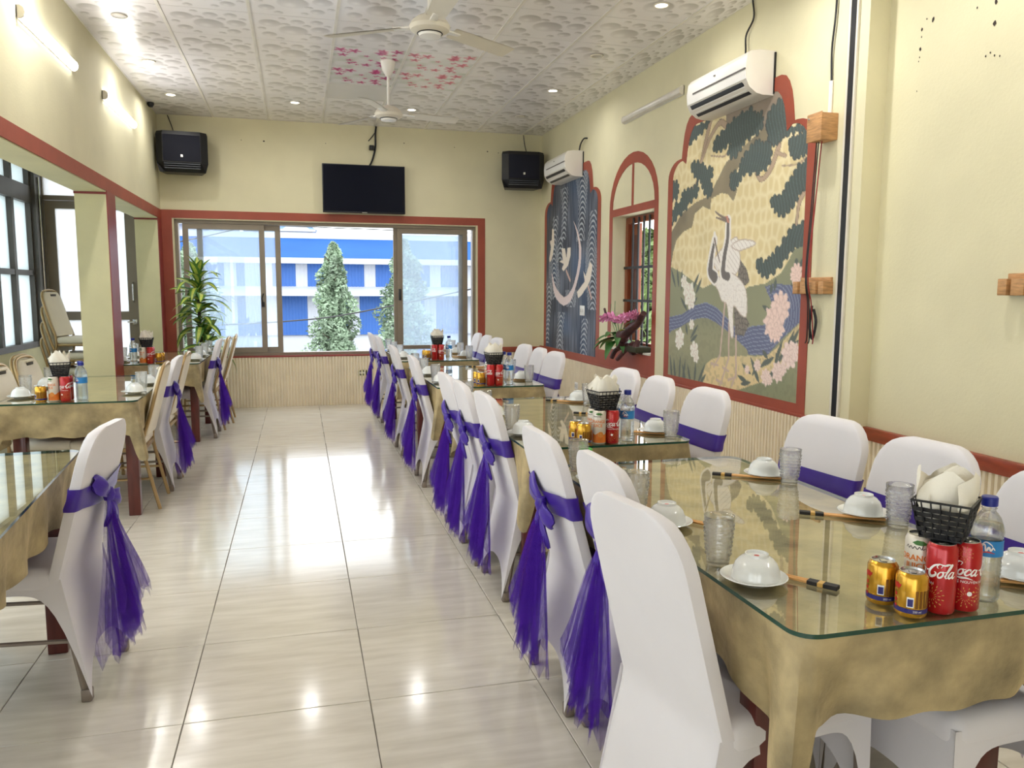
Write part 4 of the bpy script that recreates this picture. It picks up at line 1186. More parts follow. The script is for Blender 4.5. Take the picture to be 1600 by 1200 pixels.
    for L in range(4):
        ph = rd.random()*6; zb = (.12, .20, .155, .27)[L]; wd = (.185, .155, .12, .17)[L]
        nu, nv = 40, 12
        jag = [rd.uniform(-.03, .03) if i % 5 else rd.uniform(-.09, .02) for i in range(nu+1)]
        def fn(u, w, L=L, ph=ph, zb=zb, wd=wd, jag=jag):
            a = 2*u-1
            z = kz-.01-(kz-.01-zb+jag[int(round(u*40))])*w
            ww = wd*(.10+.90*w**.85)
            pl = .018*math.sin(a*11+ph+w*1.5)*w+.01*math.sin(a*23+ph*2)*w
            x = kx-.004-.012*L*w-.055*w*(1-a*a*.7)*.9+pl
            x = min(x, prof(z)-.006-.004*L)
            return (x, a*ww+.012*math.sin(w*5+ph), z)
        b.grid(fn, nu, nv)
    b.build('tulle', TULLE, sa, smooth=60, fix=False)
    return t

aisleR = 'sashed chairs on the aisle side of the mural row'
chairS = covered_chair('banquet_chair', 'x', 'chair', True)
chairP = covered_chair('banquet_chair', 'x', 'chair', False)
used = set()
chairS.scale = chairP.scale = (1, 1, 1.014)
def put(proto, lab, x, y, rz, group):
    if proto.name not in used:
        used.add(proto.name)
        proto.location = (x, y, 0); proto.rotation_euler = (0, 0, rz); proto['label'] = lab; proto['group'] = group
        return proto
    return clone(proto, lab, (x, y, 0), rz, group)
R_ = math.radians
put(chairP, 'plain white covered chair without a sash, aisle side of the first mural-row table', 1.135, -1.0, R_(9), aisleR)
W_ = 'white chair with purple tulle bow, '
for lab, x, y, a in (('next to the sashless chair at the first mural-row table', 1.245, -.525, 1),
                     ('aisle side of the first mural-row table, farthest of three', 1.20, -.07, 1),
                     ('aisle side of the second mural-row table, first of three', 1.24, .93, 1),
                     ('aisle side of the second mural-row table, middle of three', 1.225, 1.42, -1),
                     ('aisle side of the second mural-row table, last of three', 1.22, 1.84, 2),
                     ('aisle side of the third mural-row table, first one', 1.205, 3.11, 0),
                     ('aisle side of the third mural-row table, second one', 1.19, 4.25, 1),
                     ('aisle side of the fourth mural-row table, first one', 1.195, 5.62, 0),
                     ('aisle side of the fourth mural-row table, last one', 1.18, 6.33, 1)):
    put(chairS, W_+lab, x, y, R_(a), aisleR)
wallR = 'sashed chairs on the wall side of the mural row'
for k, ysx in ((1, ((-.085, 6), (-.575, 4), (-1.06, 2))), (2, ((.83, 2), (1.38, -2), (1.86, 3))), (3, ((3.24, 3), (3.66, -2), (4.12, 2))), (4, ((5.15, 2), (5.6, 0), (6.05, -2)))):
    nm = ('nearest the aisle end', 'middle one', 'last one')
    for i, (y, a) in enumerate(ysx):
        w = {1: ('far', 'middle', 'near'), }.get(k, ('near', 'middle', 'far'))[i]
        put(chairS, 'white chair with purple sash, wall side of the %s mural-row table, %s of three' % (ORD[k], w), 2.30, y, PI+R_(a), wallR)
winL = 'sashed chairs on the aisle side of the window row'
put(chairS, 'white chair with purple tulle bow, at the first window-row table', -.29, .43, PI+R_(-6), winL)
put(chairS, 'white chair with purple tulle bow, at the second window-row table', -.47, 3.43, PI, winL)
put(chairS, 'white chair with purple tulle bow, at the third window-row table', -.375, 5.48, PI, winL)

# ------------------------------------------------------------------ bare gilt chair with cream pads
def gilt_chair():
    t = thing('gilt_chair', 'x', 'chair')
    b = MB()
    # back uprights and hoop as one bent tube
    def px(z): return prof(z)+.012
    path = [(px(.0), -.2, 0), (px(.2), -.198, .2), (px(.42), -.195, .42), (px(.6), -.195, .6), (px(.8), -.19, .8), (px(.88), -.165, .88), (px(.915), -.11, .915)]
    path = path+[(px(.925), 0, .925)]+[(p[0], -p[1], p[2]) for p in reversed(path)]
    b.tube(crom(path, 4), .0115, 8)
    b.build('back_frame', GOLD, t)
    n = 24; v = []; f = []
    rows = [.47, .475, .5, .6, .7, .8, .84, .87, .89, .902, .906]
    for j, z in enumerate(rows):
        w = (halfw(z)-.02)*(.95 if j in (0, len(rows)-1) else 1); x0 = prof(z)
        th = .05 if 0 < j < len(rows)-1 else .02
        for i in range(n):
            a = 2*PI*i/n; c, s = math.cos(a), math.sin(a)
            v.append((x0+.017+math.copysign(abs(c)**.45, c)*th/2, math.copysign(abs(s)**.5, s)*w, z))
    for j in range(len(rows)-1):
        for i in range(n):
            k = (i+1) % n
            f.append((j*n+i, j*n+k, (j+1)*n+k, (j+1)*n+i))
    f.append(tuple((len(rows)-1)*n+i for i in range(n))); f.append(tuple(range(n-1, -1, -1)))
    bp = MB().add(v, f).build('back_pad', PAD, t, smooth=50)
    z = .875; x0 = prof(z)
    MB().rbox(x0+.036, x0+.047, -.055, .055, z-.012, z+.010, r=.005).build('grip_slot', mat('shadowed_slot', S(70, 62, 54), .6), bp)
    MB().tube([(x0+.045, -.06, z+.014), (x0+.052, -.03, z+.018), (x0+.052, .03, z+.018), (x0+.045, .06, z+.014)], .006, 6).build('grip_rim', PAD, bp)
    MB().rbox(.09, .52, -.2, .2, .40, .465, r=.026, seg=3).build('seat_pad', PAD, t, smooth=60)
    MB().rbox(.085, .515, -.19, .19, .375, .402, r=.006).build('seat_frame', GOLD, t)
    for s in (-1, 1):
        MB().tube([(.50, s*.185, .38), (.515, s*.19, .33), (.53, s*.2, .0)], .0115, 8).rbox(.517, .543, s*.2-.013, s*.2+.013, 0, .03, r=.004).build('leg', GOLD, t)
    for s in (-1, 1):
        MB().tube([(.045, s*.197, .2), (.522, s*.195, .2)], .008, 6).build('stretcher', GOLD, t)
    return t
chairG = gilt_chair()
used_g = 'bare gilt chairs around the window row'
G_ = 'bare gold framed chair, '
put(chairG, G_+'near end of the second window-row table', -.49, 2.97, PI+R_(1), used_g)
for lab, x, y, a in (('behind the sashed chair at the second window-row table', -.47, 3.86, PI),
                     ('behind the sashed chair at the third window-row table', -.34, 5.93, PI),
                     ('aisle side of the third window-row table, last one', -.30, 6.36, PI+.03),
                     ('window side of the second window-row table, first one', -1.43, 3.02, -.08),
                     ('window side of the second window-row table, second one', -1.47, 3.70, -.08),
                     ('window side of the second window-row table, half hidden third', -1.53, 3.82, -.08),
                     ('seen past the red column edge at the third table', -1.36, 5.78, -.25)):
    put(chairG, G_+lab, x, y, a, used_g)
sg = 'gilt chairs stacked by the annex window'
for k, nm in enumerate(('bottom one of the stack by the annex window', 'second from bottom of the stack by the annex window', 'third from bottom of the stack by the annex window', 'topmost of the stack by the annex window')):
    c = clone(chairG, 'gold framed cream chair, '+nm, (-2.02+.012*k, 6.30-.004*k, .155*k), -.17, sg)

# ------------------------------------------------------------------ tableware (built once, then copied)
def bowl_proto():
    t = thing('rice_bowl', 'x', 'bowl')
    p = [(.0, .052), (.021, .052), (.023, .058), (.026, .058), (.027, .052), (.036, .047), (.046, .036), (.052, .02), (.0545, .004), (.0555, 0), (.053, 0), (.050, .018), (.043, .034), (.03, .045), (0, .048)]
    MB().lathe(p, 40).build('bowl_body', PORC, t, smooth=40)
    MB().lathe([(.0, .0523), (.006, .0523), (.006, .0525), (0, .0527)], 10).build('maker_mark', PRINTR, t)
    return t
def saucer_proto():
    t = thing('saucer', 'x', 'saucer')
    MB().lathe([(0, .002), (.03, .002), (.031, 0), (.036, 0), (.038, .003), (.06, .008), (.074, .0135), (.075, .0145), (.073, .0155), (.058, .0105), (.036, .006), (0, .005)], 40).build('saucer_dish', PORC, t)
    return t
def stick_proto():
    t = thing('chopsticks', 'x', 'chopsticks')
    for s in (-1, 1):
        st = MB().tube([(-.11, s*.0052, .004), (.115, s*.005, .004)], .004, 6, radii=[.0033, .0044]).build('stick', BAMBOO, t)
    MB().rbox(.055, .122, -.0105, .0105, -.0005, .0088, r=.001, seg=1).build('paper_sleeve', mat('black_paper', S(22, 20, 22), .6, var=.02), t)
    MB().rbox(.078, .092, -.0108, .0108, -.0007, .009, r=.001, seg=1).build('paper_band', PRINTG, t)
    return t
def tumbler_proto():
    t = thing('glass_tumbler', 'x', 'glass')
    n = 52; rows = 46
    p = [(0, .004), (.024, .004), (.0265, .0)]
    H = .118
    out = [(.027+.0095*(k/rows), .001+H*k/rows) for k in range(rows+1)]
    inn = [(.0245+.0098*(k/6), .010+(H-.010)*k/6) for k in range(6, -1, -1)]
    prof_ = p+out+inn+[(0, .009)]
    def bump(i, j):
        k = j-3
        if 7 < k < 41:
            r = (k-8)/4.0; row = int(r); fr = r-row
            a = (i+(2 if row % 2 else 0))/4.0
            fa = a-math.floor(a)
            return .0036*max(0, math.sin(PI*fr))*max(0, math.sin(PI*fa))
        return 0
    MB().lathe(prof_, n, bump=bump).build('glass_body', TUMB, t, smooth=80)
    return t
def wrap(me, R, a0, z0, dr=.0004):
    """bend a flat mesh (x along, y up) round a vertical cylinder"""
    bm = bmesh.new(); bm.from_mesh(me)
    if bm.verts:
        x0 = min(v.co.x for v in bm.verts); x1 = max(v.co.x for v in bm.verts)
        k = x0+.003
        while k < x1:
            bmesh.ops.bisect_plane(bm, geom=bm.verts[:]+bm.edges[:]+bm.faces[:], plane_co=(k, 0, 0), plane_no=(1, 0, 0))
            k += .003
    for v in bm.verts:
        a = a0+v.co.x/R
        v.co = ((R+dr)*math.cos(a), (R+dr)*math.sin(a), z0+v.co.y)
    bm.to_mesh(me); bm.free()
    me.update()
    return me
def text_mesh(s, size, sx=1, shear=0, bold=0):
    cu = bpy.data.curves.new('lettering', 'FONT')
    cu.body = s; cu.size = size; cu.shear = shear; cu.align_x = 'CENTER'; cu.offset = bold; cu.resolution_u = 3
    o = bpy.data.objects.new('lettering', cu)
    COL.objects.link(o)
    dg = bpy.context.evaluated_depsgraph_get()
    dg.update()
    me = bpy.data.meshes.new_from_object(o.evaluated_get(dg))
    bpy.data.objects.remove(o); bpy.data.curves.remove(cu)
    if sx != 1:
        for v in me.vertices: v.co.x *= sx
    return me
def strokes_mesh(strokes):
    """flat ribbons: list of (points, half width start, mid, end)"""
    b = MB()
    for pts, w0, wm, w1 in strokes:
        p = crom(pts, 6)
        v = []
        for i, q in enumerate(p):
            a = p[max(0, i-1)]; c = p[min(len(p)-1, i+1)]
            d = np.array(c)-np.array(a); d = d/(np.hypot(*d)+1e-9); nn = np.array([-d[1], d[0]])
            t = i/(len(p)-1)
            w = w0+(wm-w0)*min(1, t*2) if t < .5 else wm+(w1-wm)*(t-.5)*2
            w *= 1.25
            v += [(q[0]+nn[0]*w, q[1]+nn[1]*w, 0), (q[0]-nn[0]*w, q[1]-nn[1]*w, 0)]
        b.add(v, [(2*i, 2*i+1, 2*i+3, 2*i+2) for i in range(len(p)-1)])
    return b
def cola_strokes(u):
    def C(x, sw):
        r = [([(x+1.45, 1.35), (x+1.55, 1.75), (x+1.15, 1.85), (x+.95, 1.5), (x+1.15, 1.25)], .03, .06, .04),
             ([(x+1.2, 1.9), (x+.6, 1.6), (x+.2, .9), (x+.22, .3), (x+.6, .02), (x+1.0, .25), (x+1.05, .6), (x+.8, .75)], .07, .17, .04)]
        return r
    def O(x): return [([(x+.5, .85), (x+.2, .75), (x+.05, .35), (x+.22, .02), (x+.5, .12), (x+.65, .5), (x+.5, .85), (x+.72, .8), (x+.9, .9)], .05, .1, .03)]
    def c_(x): return [([(x+.6, .62), (x+.6, .85), (x+.3, .8), (x+.05, .35), (x+.25, .02), (x+.6, .2), (x+.8, .5)], .04, .11, .03)]
    def a_(x): return [([(x+.6, .8), (x+.3, .85), (x+.05, .4), (x+.2, .02), (x+.5, .3), (x+.68, .85)], .04, .1, .05), ([(x+.68, .88), (x+.58, .3), (x+.72, .02), (x+1.0, .3)], .08, .1, .03)]
    def l_(x): return [([(x+.1, .2), (x+.5, 1.1), (x+.72, 1.75), (x+.6, 1.85), (x+.35, 1.1), (x+.25, .25), (x+.4, .02), (x+.65, .25)], .04, .1, .03)]
    st = C(0, 0)+O(1.35)+c_(2.2)+a_(2.95)+[([(3.95, .7), (4.3, .85)], .06, .09, .03)]+C(4.3, 0)+O(5.6)+l_(6.35)+a_(6.9)
    st += [([(.75, .0), (1.6, -.35), (2.6, -.32), (3.5, -.55)], .02, .12, .02), ([(5.4, 1.9), (6.1, 1.75), (6.6, 1.9), (7.2, 1.75)], .03, .12, .02)]
    return [([((x-4)*u+(y*.25*u), y*u) for x, y in p], a*u, b_*u, c*u) for p, a, b_, c in st]
def can_body(t, R, H, m, neck=.005):
    MB().lathe([(R-.006, 0), (R-.003, .001), (R, .006), (R, H-.012), (R-neck*.6, H-.005), (R-neck, H-.0015)], 40).build('can_wall', m, t)
    MB().lathe([(R-neck, H-.0015), (R-neck+.0006, H), (R-neck-.0015, H), (R-neck-.003, H-.004), (0, H-.004)], 40).build('can_lid', CHROME, t)
    MB().lathe([(0, .004), (R-.012, .003), (R-.008, 0), (R-.006, 0)], 40).build('can_base', CHROME, t)
    MB().rbox(-.009, .008, -.006, .006, H-.0038, H-.0022, r=.0005, seg=1).build('pull_tab', CHROME, t)
def printed(t, nm, me, m, R, a0, z0, dr=.0004):
    wrap(me, R, a0, z0, dr)
    me.materials.clear(); me.materials.append(m)
    return inst(nm, me, t)
def rectm(w, h):
    return MB().add([(-w/2, -h/2, 0), (w/2, -h/2, 0), (w/2, h/2, 0), (-w/2, h/2, 0)], [(0, 1, 2, 3)]).mesh('r', PRINTW, 0, fix=False)
def firework(R_, n=14, seed=1):
    b = MB(); rd = random.Random(seed)
    for k in range(n):
        a = 2*PI*k/n
        for j in range(3):
            r0 = R_*(.25+.27*j); r1 = r0+R_*.17; w = R_*.022*(1+j*.4)
            d = Vector((math.cos(a+.1*j), math.sin(a+.1*j), 0)); nn = Vector((-d.y, d.x, 0))
            b.add([d*r0+nn*w*.4, d*r0-nn*w*.4, d*r1-nn*w, d*r1+nn*w], [(0, 1, 2, 3)])
    return b.mesh('fw', PRINTG, 0, fix=False)
def cola_proto():
    t = thing('cola_can', 'x', 'can')
    R, H = .029, .146
    can_body(t, R, H, CANRED)
    printed(t, 'script_lettering', strokes_mesh(cola_strokes(.0152)).mesh('s', PRINTW, 0, fix=False), PRINTW, R, 0, .078)
    printed(t, 'small_lettering', text_mesh('V\u1eca NGUY\u00caN B\u1ea2N', .0075, 1.1), PRINTW, R, -.4, .062)
    printed(t, 'firework_print', firework(.026, 14, 1), PRINTG, R, .55, .038)
    printed(t, 'firework_print', firework(.022, 12, 2), PRINTG, R, -.75, .032)
    printed(t, 'firework_print', firework(.018, 12, 2), PRINTG, R, -1.0, .122)
    printed(t, 'flower_print', MB().lathe([(0, 0), (.005, 0)], 8).mesh('fl', PRINTW, 0, fix=False), PRINTW, R, -.5, .04, .0006)
    return t
def gold_proto():
    t = thing('energy_drink_can', 'x', 'can')
    R, H = .0305, .092
    can_body(t, R, H, CANGOLD, .006)
    printed(t, 'navy_band', MB().add([(x, y, 0) for x in (-PI*R, PI*R) for y in (-.0045, .0045)], [(0, 2, 3, 1)]).mesh('b', CANBLUE, 0, fix=False), CANBLUE, R, 0, .0155)
    # red charging animal emblem and print blocks
    beast = [(-.012, .002), (-.009, .008), (-.004, .006), (.003, .008), (.008, .004), (.012, .006), (.010, -.001), (.006, -.003), (.007, -.008), (.003, -.004), (-.003, -.003), (-.005, -.008), (-.008, -.003)]
    for a in (-1.35, 2.0):
        printed(t, 'red_emblem', MB().add([(x, y, 0) for x, y in beast], [tuple(range(len(beast)))]).mesh('e', PRINTR, 0, fix=False), PRINTR, R, a, .062)
        b = MB()
        for k in range(3):
            b.add([(-.004, -.012*k, 0), (.004, -.012*k, 0), (.003, -.012*k-.007, 0), (-.003, -.012*k-.007, 0)], [(0, 1, 2, 3)])
        printed(t, 'red_print_column', b.mesh('c', PRINTR, 0, fix=False), PRINTR, R, a-.05, .048)
    printed(t, 'white_code_panel', rectm(.013, .021), PRINTW, R, -.35, .034)
    b = MB()
    for k in range(9):
        w = .0004+.0003*((k*7) % 3)
        x = -.0045+.0011*k
        b.add([(x-w, -.0085, 0), (x+w, -.0085, 0), (x+w, .007, 0), (x-w, .007, 0)], [(0, 1, 2, 3)])
    printed(t, 'bar_code', b.mesh('k', CANBLUE, 0, fix=False), CANBLUE, R, -.35, .034, .0007)
    DKG = mat('brown_print', S(130, 84, 24), .35, var=.05, metal=.4)
    for k in range(6):
        printed(t, 'brown_print_panel', rectm(.0055, .036), DKG, R, .05+.27*k, .040, .0003)
    printed(t, 'brown_lettering', text_mesh('250 ml', .006), PRINTW, R, .1, .0135, .0008)
    return t
def juice_proto():
    t = thing('juice_can', 'x', 'can')
    R, H = .029, .146
    can_body(t, R, H, CANPALE)
    printed(t, 'orange_lettering', text_mesh('ORANGE', .0175, 1.0, 0, .0004), ORANGE, R, 0, .093)
    printed(t, 'orange_lettering', text_mesh('JUICE', .0175, 1.0, 0, .0004), ORANGE, R, .03, .076)
    sc = [([(-.022, .0), (-.018, .006), (-.015, 0), (-.011, .005), (-.007, 0), (-.003, .005), (.002, 0), (.006, .005), (.010, 0), (.013, .010), (.012, 0), (.018, .003)], .0005, .0008, .0005)]
    printed(t, 'script_lettering', strokes_mesh(sc).mesh('s', GREENW, 0, fix=False), mat('dark_print', S(70, 60, 60), .5), R, 0, .118)
    b = MB()
    b.add([(x, y, 0) for x in np.linspace(-PI*R, PI*R, 30) for y in (0, .040+.006*math.sin(x*150))], [(2*i, 2*i+2, 2*i+3, 2*i+1) for i in range(29)])
    printed(t, 'orange_fruit_print', b.mesh('o', ORANGE, 0, fix=False), ORANGE, R, 0, .008, .0003)
    for a in (.5, -1.2, 2.4):
        printed(t, 'slice_print', MB().lathe([(0, 0), (.012, 0)], 18).mesh('c', PRINTG, 0, fix=False), PRINTG, R, a, .044, .0005)
        seg = MB()
        for k in range(8):
            p, q = 2*PI*(k+.1)/8, 2*PI*(k+.9)/8
            seg.add([(.001*math.cos((p+q)/2), .001*math.sin((p+q)/2), 0), (.0105*math.cos(p), .0105*math.sin(p), 0), (.0105*math.cos(q), .0105*math.sin(q), 0)], [(0, 1, 2)])
        printed(t, 'segment_print', seg.mesh('g', ORANGE, 0, fix=False), ORANGE, R, a, .044, .0007)
    leaf = [(-.016, 0), (-.006, .006), (.006, .005), (.016, -.002), (.004, -.005), (-.008, -.004)]
    printed(t, 'leaf_print', MB().add([(x, y, 0) for x, y in leaf], [tuple(range(6))]).mesh('l', LEAFG, 0, fix=False), LEAFG, R, .25, .131)
    return t
def bottle_proto():
    t = thing('water_bottle', 'x', 'bottle')
    R = .031
    def bump(i, j):
        return 0
    p = [(0, .004), (.018, .003), (.026, 0), (.030, .006), (R, .014)]
    for k in range(9):
        z = .018+.0085*k
        p += [(R, z), (R-.0018, z+.004)]
    p += [(R, .098), (R-.001, .100), (R-.001, .136), (R+.001, .14), (R+.0015, .152), (R-.002, .166), (.024, .180), (.017, .190), (.0135, .194), (.0135, .198), (.0155, .2), (.0135, .203), (.0135, .206)]
    MB().lathe(p, 32).build('bottle_wall', BOTL, t, smooth=70)
    MB().lathe([(r-.0015, z+.001) for r, z in p if z < .168][1:]+[(0, .168)], 24).build('water', WATER, t, smooth=70)
    MB().lathe([(R+.0006, .101), (R+.0006, .135)], 32).build('paper_label', LABELB, t)
    lo = [([(-.014, -.003), (-.006, .008), (-.003, -.006), (.002, .002), (.006, -.005), (.010, .001), (.014, -.004)], .0008, .0016, .0008), ([(-.013, .004), (-.004, .013), (.006, .008), (.010, .002)], .0006, .001, .0004)]
    printed(t, 'script_logo', strokes_mesh(lo).mesh('s', PRINTW, 0, fix=False), PRINTW, R+.0006, 0, .120)
    printed(t, 'logo_underline', strokes_mesh([([(-.012, -.011), (0, -.008), (.014, -.011)], .0004, .0014, .0004)]).mesh('u', PRINTR, 0, fix=False), PRINTR, R+.0006, 0, .120)
    b = MB().lathe([(.0135, .204), (.0155, .205), (.0158, .222), (.0145, .2245), (0, .225)], 32, bump=lambda i, j: .0005*(i % 2) if j in (1, 2) else 0)
    b.build('screw_cap', CAPB, t, smooth=30)
    return t
def basket_proto():
    t = thing('napkin_basket', 'x', 'basket')
    H = .086
    a0, a1 = .038, .056       # half sizes, bottom and top
    b = MB()
    def hs(z): return a0+(a1-a0)*z/H
    rows = 6
    for r in range(rows):
        z0 = .004+(H-.022)*r/rows; z1 = z0+(H-.022)/rows*.86
        for s in range(4):
            n = 20
            v = []
            for k in range(n+1):
                u = -1+2*k/n
                off = .0022*math.cos(u*PI*3+(PI if r % 2 else 0))
                for z in (z0, z1):
                    h = hs(z)
                    p = (u*h, -h-off)
                    a = s*PI/2
                    v.append((p[0]*math.cos(a)-p[1]*math.sin(a), p[0]*math.sin(a)+p[1]*math.cos(a), z))
            b.add(v, [(2*i, 2*i+2, 2*i+3, 2*i+1) for i in range(n)])
    b.build('woven_strips', BLACK, t, smooth=60, fix=False)
    b = MB()
    for s in range(4):
        a = s*PI/2
        for k in range(7):
            u = -1+2*k/6
            q = []
            for z in (0, H-.008):
                h = hs(z)
                p = (u*h, -h)
                q.append((p[0]*math.cos(a)-p[1]*math.sin(a), p[0]*math.sin(a)+p[1]*math.cos(a), z))
            b.tube(q, .0016, 5)
    b.build('uprights', BLACK, t)
    for z, r, nm in ((H-.006, .0024, 'rim'), (.003, .002, 'base_rim')):
        h = hs(z)
        MB().tube([(-h, -h, z), (h, -h, z), (h, h, z), (-h, h, z), (-h, -h, z)], r, 6).build(nm, BLACK, t, smooth=0)
    MB().box(-a0, a0, -a0, a0, 0, .003).build('base_plate', BLACK, t, smooth=0)
    # napkins: folded squares standing in the basket
    rd = random.Random(5)
    for k in range(7):
        ang = rd.uniform(-.5, .5)+(0 if k % 2 else .5)
        w = rd.uniform(.052, .062); x0 = -.03+.010*k; hz = rd.uniform(.118, .158)
        ph = rd.random()*6
        def fn(u, v_, ang=ang, w=w, x0=x0, hz=hz, ph=ph, k=k):
            s = 2*u-1
            ww = w*(.80+.35*min(1, v_*1.3))
            top = hz-.062*abs(s+.35*math.sin(ph))
            z = .01+(top-.01)*v_
            lim = a0-.004+(a1-a0)*min(1, z/H)+.5*max(0, z-H)*.25
            x = x0*(1+.5*max(0, z-H)*8)+.012*math.sin(s*3+ph)*v_+.006*math.sin(v_*6+s*4+ph)
            y = s*ww
            c, sn = math.cos(ang), math.sin(ang)
            X, Y_ = x*c-y*sn, x*sn+y*c
            if z < H+.01:
                X = max(-lim, min(lim, X)); Y_ = max(-lim, min(lim, Y_))
            return (X, Y_, z)
        MB().grid(fn, 14, 10).build('napkin', NAPK, t, smooth=35, fix=False)
    # one broad napkin wrapped round the bunch
    def fn(u, v_):
        a = -2.6+4.6*u
        z = .070+(.045+.034*abs(((a*1.1) % 2)-1))*v_
        r = .047+.016*v_*(1-.5*v_)+.004*math.sin(a*7+v_*4)
        c, s = math.cos(a), math.sin(a)
        q = 1/max(abs(c), abs(s))
        sq = 1+(min(q, 1.25)-1)*(1-v_)
        return (r*c*sq, r*s*sq, z)
    MB().grid(fn, 36, 8).build('napkin', NAPK, t, smooth=50, fix=False)
    return t
def jar_proto(lab):
    t = thing('toothpick_jar', lab, 'jar')
    MB().lathe([(0, .001), (.02, .0), (.022, .004), (.022, .055), (.018, .062)], 24).build('jar_wall', BOTL, t)
    MB().lathe([(.019, .058), (.0235, .059), (.0235, .078), (.022, .080), (0, .081)], 28, bump=lambda i, j: .0005*(i % 2) if j in (1, 2) else 0).build('jar_lid', CAPG, t, smooth=30)
    MB().lathe([(0, .004), (.019, .004), (.019, .03), (0, .031)], 16).build('jar_filling', BAMBOO, t)
    return t
PROTO = {}
def place(kind, maker, lab, loc, rz, group):
    if kind not in PROTO:
        o = maker(); PROTO[kind] = o
        o.location = loc; o.rotation_euler = (0, 0, rz); o['label'] = lab; o['group'] = group
        return o
    return clone(PROTO[kind], lab, loc, rz, group)
GT = TZ-.0005
def setting(tl, who, key, side, y, rzt=0, glass_dy=.15, cs=True, x_off=.305, rs=0):
    """bowl on saucer, chopsticks and tumbler; side -1 is local -x edge"""
    cx, cy, rz = TABS[key]
    c, s = math.cos(rz), math.sin(rz)
    def w(x, y_): return (cx+x*c-y_*s, cy+x*s+y_*c)
    rd = random.Random(int(abs(y)*977)+side)
    bx, by = w(side*x_off, y)
    p = '%s on the %s' % (who, tl)
    place('saucer', saucer_proto, 'white saucer under bowl, '+p, (bx, by, GT), rd.random()*6, 'saucers on the tables')
    place('bowl', bowl_proto, 'upturned white rice bowl, '+p, (bx+rd.uniform(-.006, .006), by, GT+.0065), rd.random()*6, 'bowls on the tables')
    if cs:
        qx, qy = w(side*(x_off-(.078 if side < 0 else .076)), y+(.0 if side < 0 else -.01))
        place('sticks', stick_proto, 'bamboo chopsticks in black sleeve, '+p, (qx, qy, GT+.0012), (rs if rs else (-.95 if side < 0 else PI-.75))+rz+rd.uniform(-.1, .1), 'chopsticks on the tables')
    gx, gy = w(side*(x_off+.02), y+glass_dy)
    place('tumbler', tumbler_proto, 'dimpled clear glass tumbler, '+p, (gx, gy, GT), rd.random()*6, 'tumblers on the tables')
R1 = rlab(1)
cy1 = RT[1][1]
def rel(key, y): return y-TABS[key][1]
aw, ww_ = 'aisle side', 'wall side'
for nm, y, g in (('aisle side by the sashless chair,', -1.085, .125), ('aisle side in the middle,', -.635, .155), ('aisle side at the far end,', -.10, .14)):
    setting(R1, nm, 'R1', -1, rel('R1', y), glass_dy=g)
for nm, y in (('wall side at the far end,', -.175), ('wall side in the middle,', -.69), ('wall side at the near end,', -1.22)):
    setting(R1, nm, 'R1', 1, rel('R1', y), glass_dy=-.115, rs=PI-.62)
for k, ysa, ysw in ((2, (.82, 1.38, 1.85), (.73, 1.30, 1.80)), (3, (2.95, 3.50, 4.0), (3.0, 3.5, 4.0)), (4, (5.1, 5.6, 6.1), (5.1, 5.55, 6.0))):
    for i, (a, b_) in enumerate(zip(ysa, ysw)):
        nm = ('near end', 'middle', 'far end')[i]
        setting(rlab(k), 'aisle side %s,' % nm, 'R%d' % k, -1, rel('R%d' % k, a), cs=False, glass_dy=.13)
        setting(rlab(k), 'wall side %s,' % nm, 'R%d' % k, 1, rel('R%d' % k, b_), glass_dy=-.125, rs=PI-.62)
for k, ysa, ysw in ((2, (2.80, 3.30), (2.72, 3.25)), (3, (5.28, 5.75, 6.15), (5.2, 5.75))):
    for i, y in enumerate(ysa):
        setting(llab(k), 'aisle side, %s,' % ('near one', 'middle one', 'far one')[i], 'L%d' % k, 1, rel('L%d' % k, y), cs=False, glass_dy=.16)
    for i, y in enumerate(ysw):
        setting(llab(k), 'window side, %s,' % ('near one', 'far one')[i], 'L%d' % k, -1, rel('L%d' % k, y), cs=(i == 0), glass_dy=.17)
place('jar', lambda: jar_proto('x'), 'small clear jar with bright green lid, far corner of first mural-row table', (1.40, .07, GT), 0, 'jars')
PROTO['jar'].pop('group', None) if hasattr(PROTO['jar'], 'pop') else None

def cluster(tl, x, y, mir=1, gold=2, juice_front=False, bottles=2, yaw=.0, second=True, swap=False):
    """four slim cans in a square carrying the napkin basket, with gold cans and water bottles beside"""
    d = .0302
    cans = [('cola', cola_proto, 'red cola can', 'cans'), ('juice', juice_proto, 'pale orange juice can', 'cans')]
    def can(i, wh, px_, py_, rz, nm):
        k, mk, lb, gr = cans[i]
        place(k, mk, '%s under the basket, %s of four, on the %s' % (lb, nm, tl), (px_, py_, GT), rz, 'slim cans under the napkin baskets')
    fl = 1 if juice_front else 0
    can(fl, 0, x-d, y-d, -3.45 if not juice_front else -2.2, 'front left')
    can(0, 0, x+d, y-d, -1.5, 'front right')
    can(1, 0, x-d, y+d, -2.55, 'back left')
    can(1 if not juice_front else 0, 0, x+d, y+d, -1.5, 'back right')
    place('basket', basket_proto, 'black woven napkin basket standing on cans, '+tl, (x, y, GT+.1462), yaw, 'napkin baskets')
    gs = [(-.110, .042, -2.15), (-.100, -.030, -2.0)]
    for i in range(gold):
        gx, gy, rz = gs[-1-i]
        place('gold', gold_proto, 'short gold energy drink can, %s, on the %s' % (('front one', 'back one')[i], tl), (x+mir*gx, y+gy, GT), rz+.15*i, 'gold cans')
    bs = [(.112, .0), (.09, .075)]
    for i in range(bottles):
        bx, by = bs[i]
        place('bottle', bottle_proto, 'clear water bottle with blue cap, %s, on the %s' % (('front one', 'back one')[i], tl), (x+mir*bx, y+by, GT), -2.3+.6*i, 'water bottles')
cluster(rlab(1), 1.688, -1.300, yaw=.62)
cluster(rlab(2), 1.662, .565, juice_front=True, yaw=.15)
